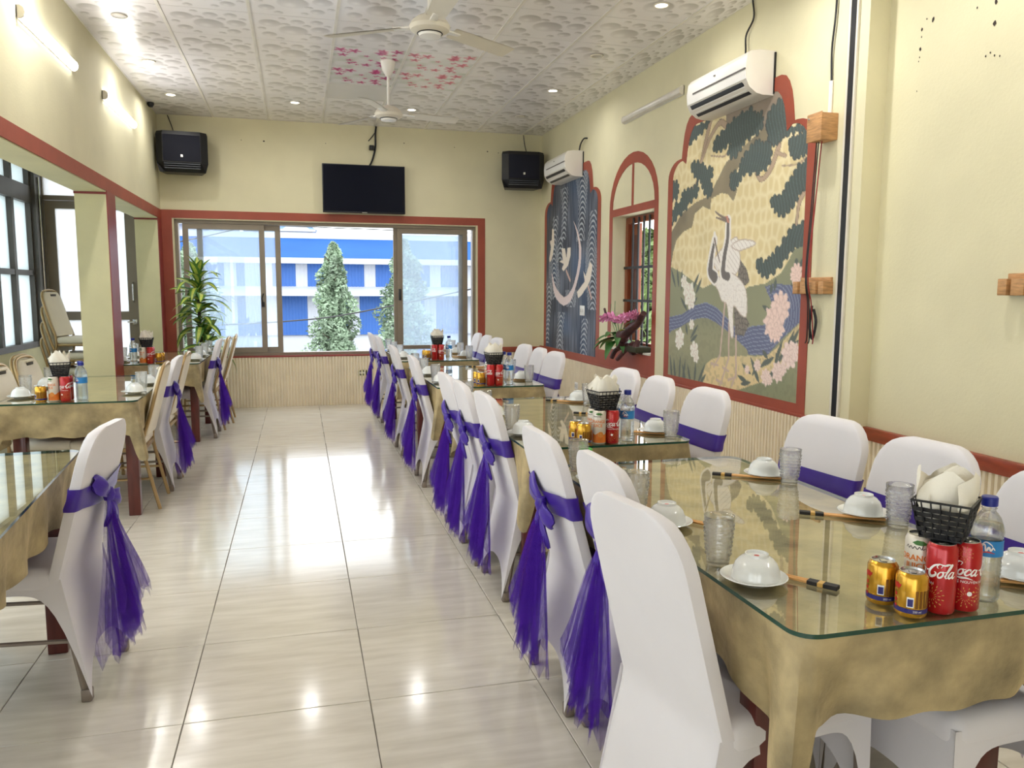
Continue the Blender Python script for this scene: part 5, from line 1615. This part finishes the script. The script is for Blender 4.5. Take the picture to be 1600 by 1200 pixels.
cluster(rlab(3), 1.70, 2.74, yaw=.1)
cluster(rlab(4), 1.66, 4.86, bottles=1, yaw=.05)
cluster(llab(2), -.968, 2.54, gold=1, juice_front=True, yaw=.3)
cluster(llab(3), -.92, 5.02, mir=-1, gold=2, juice_front=True, bottles=1, yaw=.05)

# ------------------------------------------------------------------ ceiling fans and lights
def fan(nm, lab, x, y, zh, a0, R=.66):
    t = thing(nm, lab, 'ceiling fan', (x, y, zh), 0, 'ceiling fans')
    top = ZC-zh
    MB().lathe([(0, top), (.06, top), (.066, top-.01), (.05, top-.08), (.02, top-.13), (0, top-.13)], 28).build('ceiling_rose', WHITE, t)
    MB().tube([(0, 0, .05), (0, 0, top-.1)], .012, 10).build('down_rod', WHITE, t)
    MB().lathe([(0, .075), (.03, .07), (.07, .055), (.105, .03), (.122, .0), (.115, -.022), (.085, -.038), (0, -.038)], 36).build('motor_housing', OFFWHITE, t)
    MB().lathe([(.075, -.038), (.077, -.041), (.072, -.043)], 36).build('dark_ring', BLACK, t)
    MB().lathe([(0, -.036), (.07, -.04), (.064, -.056), (.03, -.062), (0, -.063)], 36).build('hub_cap', WHITE, t)
    for k in range(3):
        a = a0+2*PI*k/3
        b = MB()
        def fn(u, w):
            r = .17+(R-.17)*u
            hw = .052+.012*u
            s = 2*w-1
            z = .0-.012*s-.012*u
            p = (r, s*hw*(1 if u < .96 else .9))
            return (p[0]*math.cos(a)-p[1]*math.sin(a), p[0]*math.sin(a)+p[1]*math.cos(a), z)
        def fn2(u, w):
            q = fn(u, w); return (q[0], q[1], q[2]+.004)
        b.grid(fn, 10, 4).grid(fn2, 10, 4)
        bl = b.build('blade', OFFWHITE, t, smooth=30, fix=False)
        MB().rbox(.10, .23, -.022, .022, -.004, .008, r=.003, M=Matrix.Rotation(a, 4, 'Z')).build('blade_bracket', WHITE, bl)
    return t
fan('ceiling_fan', 'white three blade ceiling fan, larger one closer to the camera', 1.19, 2.26, 2.955, R_(151), .665)
fan('ceiling_fan', 'white three blade ceiling fan on rod below the flower tiles', 1.188, 4.50, 2.915, R_(6), .62)

def downlight(lab, x, y, on, warm=False, watts=LAMP_DIM):
    t = thing('downlight', lab, 'ceiling light', (x, y, ZC), 0, 'recessed ceiling lights')
    MB().lathe([(.043, -.001), (.056, -.002), (.054, -.008), (.044, -.010), (.042, -.006)], 32).build('trim_ring', OFFWHITE, t)
    MB().lathe([(0, -.006), (.043, -.006)], 28).build('diffuser', (LAMPW if warm else LAMPON) if on else mat('unlit_diffuser', S(190, 186, 178), .4), t)
    if on:
        ld = bpy.data.lights.new('downlight_lamp', 'AREA')
        ld.shape = 'DISK'; ld.size = .09; ld.energy = watts; ld.color = (1, .98, .95)
        ld.spread = R_(170)
        lo = bpy.data.objects.new('lamp', ld); link(lo, t); lo.location = (0, 0, -.02)
for lab, x, y, on in (('lit round downlight at the end wall, nearest the beam wall', -.80, 6.28, 1), ('lit round downlight at the end wall, second from that corner', .41, 6.28, 1), ('lit round downlight at the end wall, third along, behind the fan', 1.635, 6.28, 1), ('unlit round downlight at the end wall, above the smaller air conditioner', 2.857, 6.28, 0),
                      ('lit round downlight above the second wall tube', -.80, 5.07, 1), ('lit round downlight on the mural side, behind an unlit one', 2.857, 5.07, 1), ('unlit round downlight in the window-side ceiling row', -.80, 3.89, 0), ('unlit round downlight in the mural-side ceiling row', 2.857, 3.87, 0),
                      ('lit warm round downlight at the top edge of the photo, mural side', 2.857, 2.64, 1)):
    downlight(lab, x, y, on, 'warm' in lab)
for k, (x, y) in enumerate([(x, y) for y in (1.46, .25) for x in (-.8, 2.857)]+[(-.8, 2.66)]):  # unseen lamps added along the ceiling grid to brighten the front half
    downlight('unseen lit downlight added overhead, over the '+('first mural-row table', 'second mural-row table', 'first window-row table', 'second window-row table', 'gap between the window-row tables')[(4 if k == 4 else (0 if x > 0 and y < 1 else 1 if x > 0 else 2 if y < 1 else 3))], x, y, 1, False, LAMP_W)

def tube_light(lab, x, y0, y1, z, sgn, on, watts=TUBE_W):
    t = thing('tube_light', lab, 'wall light', (x, (y0+y1)/2, z), 0, 'wall tube lights')
    L = (y1-y0)/2
    pr = [(0, -.03), (.018*sgn, -.034), (.036*sgn, -.022), (.042*sgn, 0), (.036*sgn, .022), (.018*sgn, .034), (0, .03)]
    MB().prism([(p[0], p[1]) for p in pr], 'y', -L+.012, L-.012).build('diffuser', lamp_mat('lit_tube', (1, 1, 1, 1), 6) if on else mat('unlit_tube_diffuser', S(214, 208, 196), .35), t)
    for s in (-1, 1):
        MB().prism([(p[0]*1.1, p[1]*1.1) for p in pr], 'y', s*L-.012 if s > 0 else -L, L if s > 0 else -L+.012).build('end_cap', OFFWHITE, t)
    MB().box(*sorted((0, .006*sgn)), -L, L, -.036, .036).build('back_plate', WHITE, t, smooth=0)
    if on:
        ld = bpy.data.lights.new('tube_lamp', 'AREA'); ld.shape = 'RECTANGLE'; ld.size = .05; ld.size_y = 2*L
        ld.energy = watts; ld.color = (1, .98, .95)
        lo = bpy.data.objects.new('lamp', ld); link(lo, t); lo.location = (.06*sgn, 0, 0)
        lo.rotation_euler = (0, R_(-90)*sgn, 0)
tube_light('lit white tube light on the beam wall, nearer one', XL, 2.62, 3.77, 2.955, 1, True)
tube_light('lit white tube light on the beam wall, nearer the speaker', XL, 4.66, 5.88, 2.965, 1, True)
tube_light('unlit white tube light between the air conditioners', XR, 3.40, 4.60, 3.01, -1, False)
tube_light('unseen lit tube light added on the beam wall beside the camera', XL, -.6, .6, 2.955, 1, True)  # unseen tube, added to carry the wall lighting forward

tube_light('unseen tube light added on the recessed wall to light the window row', XRR, -2.6, -1.4, 3.0, -1, True, 11.0)  # unseen lamp, added to brighten the window-row chair backs

# ------------------------------------------------------------------ wall equipment
def aircon(lab, y0, y1, z0, z1, sw, dots):
    t = thing('air_conditioner', lab, 'air conditioner', (XR, (y0+y1)/2, (z0+z1)/2), 0, 'wall air conditioners')
    L = (y1-y0)/2; H = (z1-z0)/2; D = .215
    sec = [(0, H), (-D*.55, H), (-D*.85, H-.012), (-D*.96, H-.04), (-D, H*.2), (-D*.97, -H*.35), (-D*.86, -H*.68), (-D*.62, -H*.93), (-D*.4, -H), (0, -H)]
    MB().prism(sec, 'y', -L, L).build('casing', mat('ac_shell', S(226, 220, 210), .35, var=.01), t, smooth=35)
    fr = [(-D*.8, H-.006), (-D*.97, H-.045), (-D*1.02, H*.2), (-D*.99, -H*.33), (-D*.95, -H*.30), (-D*.97, H*.2), (-D*.92, H-.045)]
    MB().prism(fr, 'y', -L+.006, L-.006).build('front_panel', WHITE, t, smooth=35)
    MB().box(-D*1.03, -D*.99, -L+.004, L-.10, .012, .022).build('panel_slot', mat('grey_slot', S(96, 90, 88), .5), t, smooth=0)
    MB().prism([(-D*.93, -H*.56), (-D*.985, -H*.42), (-D*.66, -H*.93), (-D*.6, -H*.9)], 'y', -L+.05, L-.05).build('air_outlet', BLACK, t, smooth=0)
    for k in range(2):
        u = .38+.3*k
        x = -D*(.985-.325*u)-.004; z = -H*(.42+.51*u)
        MB().rbox(x-.004, x+.02, -L+.05, L-.05, z-.003, z+.003, r=.001, seg=1).build('louvre', WHITE, t)
    for y in (-.03, .02, .07):
        MB().rbox(-D*.985, -D*.955, y-.006, y+.012, -H*.24, -H*.17, r=.001, seg=1).build('indicator', mat('grey_print', S(130, 126, 124), .5), t)
    MB().rbox(-D*1.022, -D*1.0, -.012, .012, H*.48, H*.54, r=.001, seg=1).build('maker_badge', mat('grey_print', S(130, 126, 124), .5), t)
    MB().box(-.012, 0, -L-.008, L+.008, -H+.01, H-.01).build('mounting_plate', BLACK, t, smooth=0)
    return t
aircon('white air conditioner over the crane mural', 2.12, 2.93, 2.675, 2.955, 0, 0)
aircon('white air conditioner over the wave mural, beside the corner speaker', 5.74, 6.50, 2.645, 2.92, 0, 0)
def wire(nm, lab, pts, r, m=BLACK, cat='cable', grp=None):
    o = MB().tube(crom(pts, 6), r, 6).build(nm, m); tag(o, lab, cat, grp); return o
wire('power_lead', 'black lead from the ceiling to the big air conditioner', [(3.415, 2.40, 3.36), (3.415, 2.38, 3.24), (3.41, 2.46, 3.15), (3.405, 2.45, 3.04), (3.39, 2.44, 2.955)], .006)
wire('power_lead', 'short bent lead above the small air conditioner', [(3.425, 5.62, 3.03), (3.40, 5.66, 3.03), (3.40, 5.76, 2.99), (3.39, 5.78, 2.915)], .008)
wire('tv_cable', 'dark cable hanging from the ceiling to the television', [(1.345, 7.285, 3.355), (1.335, 7.285, 3.27), (1.33, 7.285, 3.1), (1.29, 7.285, 2.95), (1.24, 7.275, 2.86)], .012)
wire('tv_cable', 'thin branch wire beside the television cable', [(1.34, 7.29, 3.30), (1.30, 7.29, 3.24), (1.25, 7.29, 3.18)], .005)
wire('speaker_wire', 'thin wire down to the corner speaker by the beam', [(-.98, 7.28, 3.35), (-.93, 7.28, 3.2), (-.90, 7.2, 3.08)], .005)
wire('speaker_wire', 'thin wire down to the speaker by the small air conditioner', [(3.18, 7.28, 3.35), (3.20, 7.28, 3.22), (3.22, 7.2, 3.06)], .005)
o = MB().lathe([(0, .02), (.025, .015), (.03, 0), (.02, -.025), (0, -.03)], 14).rbox(-.028, .028, .0, .06, -.028, .028, r=.008).build('wall_sensor', BLACK, loc=(1.285, 7.235, 3.10))
tag(o, 'small dark sensor on the end wall above the television', 'sensor')
o = MB().lathe([(0, -.05), (.02, -.045), (.035, -.02), (.035, 0), (0, 0)], 14).build('ceiling_sensor', BLACK, loc=(-1.06, 6.72, ZC-.002))
tag(o, 'tiny dark ceiling sensor at the corner of the beam wall', 'sensor')

tv = thing('television', 'black flat television mounted over the end window', 'television', (1.185, YB, 2.60))
MB().rbox(-.487, .487, -.11, -.065, -.28, .285, r=.006).build('case', BLACK, tv)
MB().box(-.475, .475, -.1115, -.1095, -.262, .275).build('screen', mat('dark_screen', S(6, 10, 26), .3, var=0, spec=.15), tv, smooth=0)
MB().rbox(-.03, .03, -.1125, -.108, -.277, -.268, r=.001, seg=1).build('maker_badge', CHROME, tv)
MB().box(-.1, .1, -.065, -.002, -.1, .1).build('bracket', BLACKM, tv, smooth=0)
def speaker(lab, x, y, z, rz, mir):
    t = thing('wall_speaker', lab, 'speaker', (x, y, z), rz, 'black wall speakers')
    w, h, d = .265, .215, .15
    # cabinet with chamfered corners and sloping lower front
    top = [(-w+.07, -d), (w-.07, -d), (w, -d+.07), (w-.06, d), (-w+.06, d), (-w, -d+.07)]
    b = MB()
    n = 6
    lay = [(h, .96), (h-.03, 1), (-h*.55, 1), (-h, .90)]
    v = []
    for k, (zz, s) in enumerate(lay):
        for (px_, py_) in top:
            yy = py_ if k < 3 else (py_ if py_ > -d+.02 else py_+.09)
            v.append((px_*s, yy*s if k < 3 else yy, zz))
    f = []
    for j in range(3):
        for i in range(n):
            f.append((j*n+i, j*n+(i+1) % n, (j+1)*n+(i+1) % n, (j+1)*n+i))
    f += [tuple(range(n)), tuple(3*n+i for i in range(n))]
    b.add(v, f); b.build('cabinet', BLACK, t, smooth=0)
    MB().rbox(-w+.075, w-.075, -d-.012, -d, -h*.5, h-.04, r=.005).build('grille', mat('navy_grille_cloth', S(10, 14, 34), .8, var=.15, vscale=200), t)
    for zz in (-.62, -.72, -.82):
        MB().rbox(-w+.08, w-.08, -d+.045*(-zz-.5)*3-.02, -d+.045*(-zz-.5)*3, h*zz-.006, h*zz+.006, r=.002, seg=1).build('vent_bar', mat('grey_plastic', S(70, 74, 82), .4), t)
    MB().rbox(-.014, .014, -d-.016, -d-.010, -.065, -.035, r=.002, seg=1).build('badge', CHROME, t)
    MB().box(-.05, .05, d-.01, YB-y+.0, -.03, .03).build('bracket', BLACKM, t, smooth=0)
speaker('black wall speaker in the corner by the beam wall', -.81, 7.08, 2.905, .06, 1)
speaker('black wall speaker beside the small air conditioner', 3.10, 7.07, 2.875, -.06, -1)

# wooden terminal box, leads, hook racks, switches
t = thing('terminal_box', 'oak wooden box with hanging leads on the wall by the crane mural', 'box', (XR, 1.52, 2.352))
MB().rbox(-.11, 0, -.065, .065, -.075, .075, r=.003).build('case', WOOD, t)
MB().rbox(-.115, -.11, -.07, .068, -.08, .08, r=.002).build('lid', WOOD, t)
MB().lathe([(0, .004), (.006, .003), (.007, 0)], 10).build('screw', CHROME, t).matrix_local = Matrix.Translation((-.115, .05, .055)) @ Matrix.Rotation(-PI/2, 4, 'Y')
wire('conduit', 'white conduit above the wooden box', [(3.42, 1.522, 2.62), (3.42, 1.522, 2.5), (3.42, 1.522, 2.43)], .012, WHITE)
wire('loose_wire', 'dark wire from the ceiling into the white conduit', [(3.42, 1.50, 3.36), (3.415, 1.505, 3.0), (3.415, 1.525, 2.8), (3.42, 1.522, 2.61)], .006)
for lab, r, m, dy in (('black microphone lead hanging from the wooden box, first one', .0035, BLACK, .005), ('black microphone lead hanging from the wooden box, second one', .0035, BLACK, .03), ('red lead hanging from the wooden box', .0035, mat('red_rubber', S(140, 24, 30), .5), -.03)):
    wire('hanging_lead', lab, [(3.37, 1.56+dy*.8-.02, 2.28), (3.36, 1.555+dy*.6, 1.9), (3.335, 1.55+dy*.4, 1.5), (3.37, 1.56+dy*.6, 1.33), (3.39, 1.57+dy, 1.13), (3.392, 1.58+dy*1.2, 1.09)], r, m, 'cable', 'leads hanging from the wooden box')
MB_ = MB().tube(crom([(3.39, 1.545, 1.30), (3.40, 1.53, 1.22), (3.40, 1.56, 1.12), (3.40, 1.59, 1.2), (3.395, 1.57, 1.32)], 6), .008, 6)
o = MB_.build('coiled_lead', BLACK); tag(o, 'bundled black lead end under the wooden hook rack', 'cable')
def rack(lab, x, y0, y1, z, wall=None):
    t = thing('hook_rack', lab, 'rack', (x, (y0+y1)/2, z), 0, 'wooden hook racks')
    L = (y1-y0)/2
    MB().rbox(-.018, 0, -L, L, .028, .055, r=.003).build('back_board', WOOD, t)
    n = 4 if L > .12 else 3
    for k in range(n):
        y = -L+.02+(2*L-.04)*k/(n-1)
        w = .024 if k in (0, n-1) else .034
        MB().rbox(-.07, 0, y-w, y+w, -.045, .03, r=.003).build('block', WOOD, t)
    MB().box(-.02, 0, -L+.01, L-.01, -.045, .03).build('dark_backing', BLACK, t, smooth=0)
rack('wooden block rack on the wall, crossed by the hanging leads', XR, 1.43, 1.72, 1.435)
rack('wooden block rack on the recessed wall, cut by the photo edge', XRR, .06, .34, 1.435)
struct(MB().box(XR-.012, XR, 1.325, 1.372, .62, ZC).build('trim_cable_channel', BLACK, smooth=0))
struct(MB().box(XR-.014, XR-.001, 1.372, 1.388, .62, ZC).box(XR-.014, XR-.001, 1.31, 1.325, .62, ZC).build('trim_channel_edges', OFFWHITE, smooth=0))
def switch(lab, x, y, z, w, h):
    t = thing('switch_plate', lab, 'switch', (x, y, z), 0, 'wall plates')
    MB().rbox(-.010, 0, -w, w, -h, h, r=.003).build('plate', WHITE, t)
    for s in (-1, 1):
        MB().rbox(-.013, -.009, s*w*.45-.012, s*w*.45+.012, -.02, .02, r=.002).build('rocker', mat('grey_rocker', S(190, 188, 184), .4), t)
switch('white switch plate on the wave mural', XR-.004, 5.69, 1.19, .07, .055)
switch('white socket plate low on the fluted wall panel', XR-.010, 5.83, .335, .055, .04)
t = thing('access_panel', 'small cream cover plate on the fluted panel under the end window', 'panel', (1.145, YB-.010, .39))
MB().rbox(-.07, .07, -.008, 0, -.035, .035, r=.002).build('plate', CREAM2, t)
for s in (-1, 1):
    MB().rbox(-.035+s*.022, -.02+s*.022+.02, -.010, -.007, -.012, .012, r=.001, seg=1).build('slot', OFFWHITE, t)
# chips and stains on the recessed wall
chips = thing('wall_chips', 'dark chipped spots on the bare recessed wall', 'wall marks', (XRR, .7, 2.6))
rd = random.Random(4)
for y, z, r in ((.917, 2.784, .012), (.99, 2.757, .009), (.993, 2.66, .01), (.532, 2.647, .013), (.533, 2.744, .012), (.545, 2.519, .006), (.99, 2.72, .005), (.995, 2.62, .005), (.52, 2.5, .005), (.57, 2.51, .006), (.96, 2.80, .005), (1.0, 2.6, .004), (1.0, 2.45, .004), (.49, 2.49, .005), (.64, 2.75, .006)):
    b = MB(); n = 9; r *= .72
    v = [(-.0015, (y-.7)+r*(.7+.5*rd.random())*math.cos(2*PI*k/n), (z-2.6)+r*1.5*(.7+.5*rd.random())*math.sin(2*PI*k/n)) for k in range(n)]
    b.add(v, [tuple(range(n))]).build('chip', GREENW, chips, smooth=0)
# nail marks on the end wall
nm = thing('nail_marks', 'small nail holes and scratches high on the end wall', 'wall marks', (0, YB, 3.1))
for x, z, r in ((.05, 3.12, .012), (-.2, 3.12, .006), (1.68, 3.18, .008), (2.72, 3.13, .01), (2.86, 3.12, .007), (2.3, 3.16, .006), (.75, 3.13, .006)):
    n = 8
    MB().add([(x+r*math.cos(2*PI*k/n), -.0015, z-3.1+r*.7*math.sin(2*PI*k/n)) for k in range(n)], [tuple(range(n))]).build('nail_hole', GREENW, nm, smooth=0)

# ------------------------------------------------------------------ plants
def strap_leaf(L, w, bend, twist=0, n=10):
    """arching strap leaf along +X from the origin, two colour bands"""
    v = []; f = []; mi = []
    for i in range(n+1):
        u = i/n
        a = bend*u
        x = L*(math.sin(a)/bend if abs(bend) > .01 else u); z = L*((math.cos(a)-1)/bend if abs(bend) > .01 else 0)
        hw = w*(math.sin(PI*min(1, .12+.88*u))**.8)*(1 if u < 1 else 0)+.001
        k = .3
        for j, s in enumerate((-1, -.42, .42, 1)):
            v.append((x, s*hw, z+abs(s)*hw*.35))
    for i in range(n):
        for j in range(3):
            f.append((i*4+j, (i+1)*4+j, (i+1)*4+j+1, i*4+j+1)); mi.append(1 if j == 1 else 0)
    b = MB(); b.v = v; b.f = f; b.mi = mi
    return b
pt = thing('potted_dracaena', 'tall variegated dracaena with arching striped leaves before the end window', 'plant', (-.67, 6.78, 0))
MB().lathe([(0, .01), (.13, .01), (.135, 0), (.17, .34), (.18, .36), (.165, .36), (.155, .31), (0, .31)], 32).build('pot', WHITE, pt)
MB().lathe([(0, .325), (.155, .318)], 24).build('soil', mat('potting_soil', S(60, 46, 36), .95, bump=.6), pt)
MB().tube([(0, 0, .31), (.012, 0, .7), (-.006, .01, 1.0), (.0, 0, 1.3)], .018, 8, radii=[.024, .021, .019, .017]).build('cane', STEM, pt)
MB().tube([(.04, 0, .31), (.06, .0, .55), (.075, 0, .80)], .014, 8).build('cane', STEM, pt)
EDG = mat('dark_leaf_edge', S(92, 136, 64), .4, var=.12, vscale=25)
rd = random.Random(12)
leafm = [strap_leaf(L, w, b_).mesh('strap_leaf', [EDG, LEAFY], 60, fix=False) for L, w, b_ in ((.38, .046, 1.4), (.32, .050, .9), (.42, .042, 2.0), (.28, .046, .5))]
def crown(z0, z1, n, x=0, up=1.0, sc=1.0):
    for k in range(n):
        u = k/max(1, n-1)
        az = k*2.4+rd.uniform(-.3, .3)
        el = .25+up*u*1.05+rd.uniform(-.1, .1)
        o = inst('leaf', leafm[(3 if u > .8 else rd.choice((0, 1, 2, 0)))], pt)
        s = sc*rd.uniform(.85, 1.1)*(1.05-.25*u)
        o.matrix_local = Matrix.Translation((x, 0, z0+(z1-z0)*u)) @ Matrix.Rotation(az, 4, 'Z') @ Matrix.Rotation(-el, 4, 'Y') @ Matrix.Rotation(rd.uniform(-.4, .4), 4, 'X') @ Matrix.Diagonal((s, s*1.15, s, 1))
crown(1.20, 1.58, 34, 0, 1.0, 1.02)
crown(.95, 1.20, 20, 0, .45, .95)
crown(.70, .92, 20, .06, .95, 1.0)

oc = thing('orchid_arrangement', 'pink orchids with green leaves on dark driftwood at the barred window sill', 'flowers', (3.33, 4.30, .85))
dw = [(.10, -.10, .02), (.0, -.0, .05), (-.02, .0, .12), (.0, -.14, .20), (.02, -.30, .28), (.0, -.44, .36)]
MB().tube(crom(dw, 5), .03, 9, radii=[.05+.02*math.sin(i*1.3) if i < 12 else .05-.0018*(i-12) for i in range(26)]).build('driftwood', DRIFT, oc)
b = MB()
for pts, r in (([(.05, .0, .06), (-.03, .10, .0), (-.05, .16, -.08)], .022), ([(.03, -.08, .05), (-.02, -.02, -.03), (-.05, .03, -.09)], .020), ([(.06, -.2, .1), (.03, -.22, .03), (.1, -.24, .0)], .03), ([(.0, .2, .25), (-.04, .34, .33), (-.03, .42, .38)], .012)):
    MB().tube(crom(pts, 4), r, 7).build('driftwood_root', DRIFT, oc)
MB().rbox(.0, .16, -.28, .18, -.005, .05, r=.015).build('moss_base', mat('dark_moss', S(58, 58, 40), .9, bump=.5), oc)
gl = strap_leaf(.27, .036, 1.2).mesh('orchid_leaf', [LEAFG, LEAFG], 60, fix=False)
for k in range(13):
    o = inst('leaf', gl, oc)
    az = R_(60+k*19+rd.uniform(-9, 9)); el = rd.uniform(-.2, .8)
    o.matrix_local = Matrix.Translation((-.01, .12+rd.uniform(-.06, .06), .10+rd.uniform(-.03, .05))) @ Matrix.Rotation(az, 4, 'Z') @ Matrix.Rotation(-el, 4, 'Y')
gy = strap_leaf(.22, .03, .8).mesh('orchid_leaf_pale', [LEAFY, LEAFY], 60, fix=False)
for k in range(4):
    o = inst('leaf', gy, oc); o.matrix_local = Matrix.Translation((-.01, .0, .14)) @ Matrix.Rotation(R_(-110+25*k), 4, 'Z') @ Matrix.Rotation(-.7, 4, 'Y')
def petal_mesh():
    b = MB()
    for k in range(5):
        a = 2*PI*k/5+.3
        v = [(0, 0, 0)]
        for j in range(7):
            t = -1+2*j/6
            r = .034*(1-.35*abs(t)**2)
            v.append((r*math.cos(a+t*.55), r*math.sin(a+t*.55), .006*math.cos(t*2)))
        b.add(v, [(0, j, j+1) for j in range(1, 7)])
    return b.mesh('orchid_flower', ORCH, 60, fix=False)
pmesh = petal_mesh()
lip = MB().lathe([(0, .014), (.007, .011), (.010, .004), (.004, 0)], 8).mesh('orchid_lip', ORCHC)
for k in range(20):
    u = k/19
    y = .44-.80*u; z = .275+.03*math.sin(u*9)+.02*rd.random()+(.03 if u > .3 else -.01)
    o = inst('flower', pmesh, oc)
    o.matrix_local = Matrix.Translation((-.06+.05*rd.random(), y, z)) @ Matrix.Rotation(rd.uniform(-.7, .3)-1.0, 4, 'Z') @ Matrix.Rotation(-PI/2+.5*rd.random(), 4, 'Y') @ Matrix.Scale(1.35, 4)
    p = inst('lip', lip, o)
b = MB()
for k in range(4):
    y1 = .36-.22*k
    b.tube(crom([(0, .1, .1), (-.01, .1+.4*(y1-.1), .24), (-.03, y1, .29)], 5), .004, 5)
for k in range(2):
    b.tube(crom([(0, .14, .1), (.0, .22+.1*k, .3), (-.01, .2+.1*k, .46-.03*k)], 5), .003, 5)
b.build('flower_stem', LEAFG, oc)
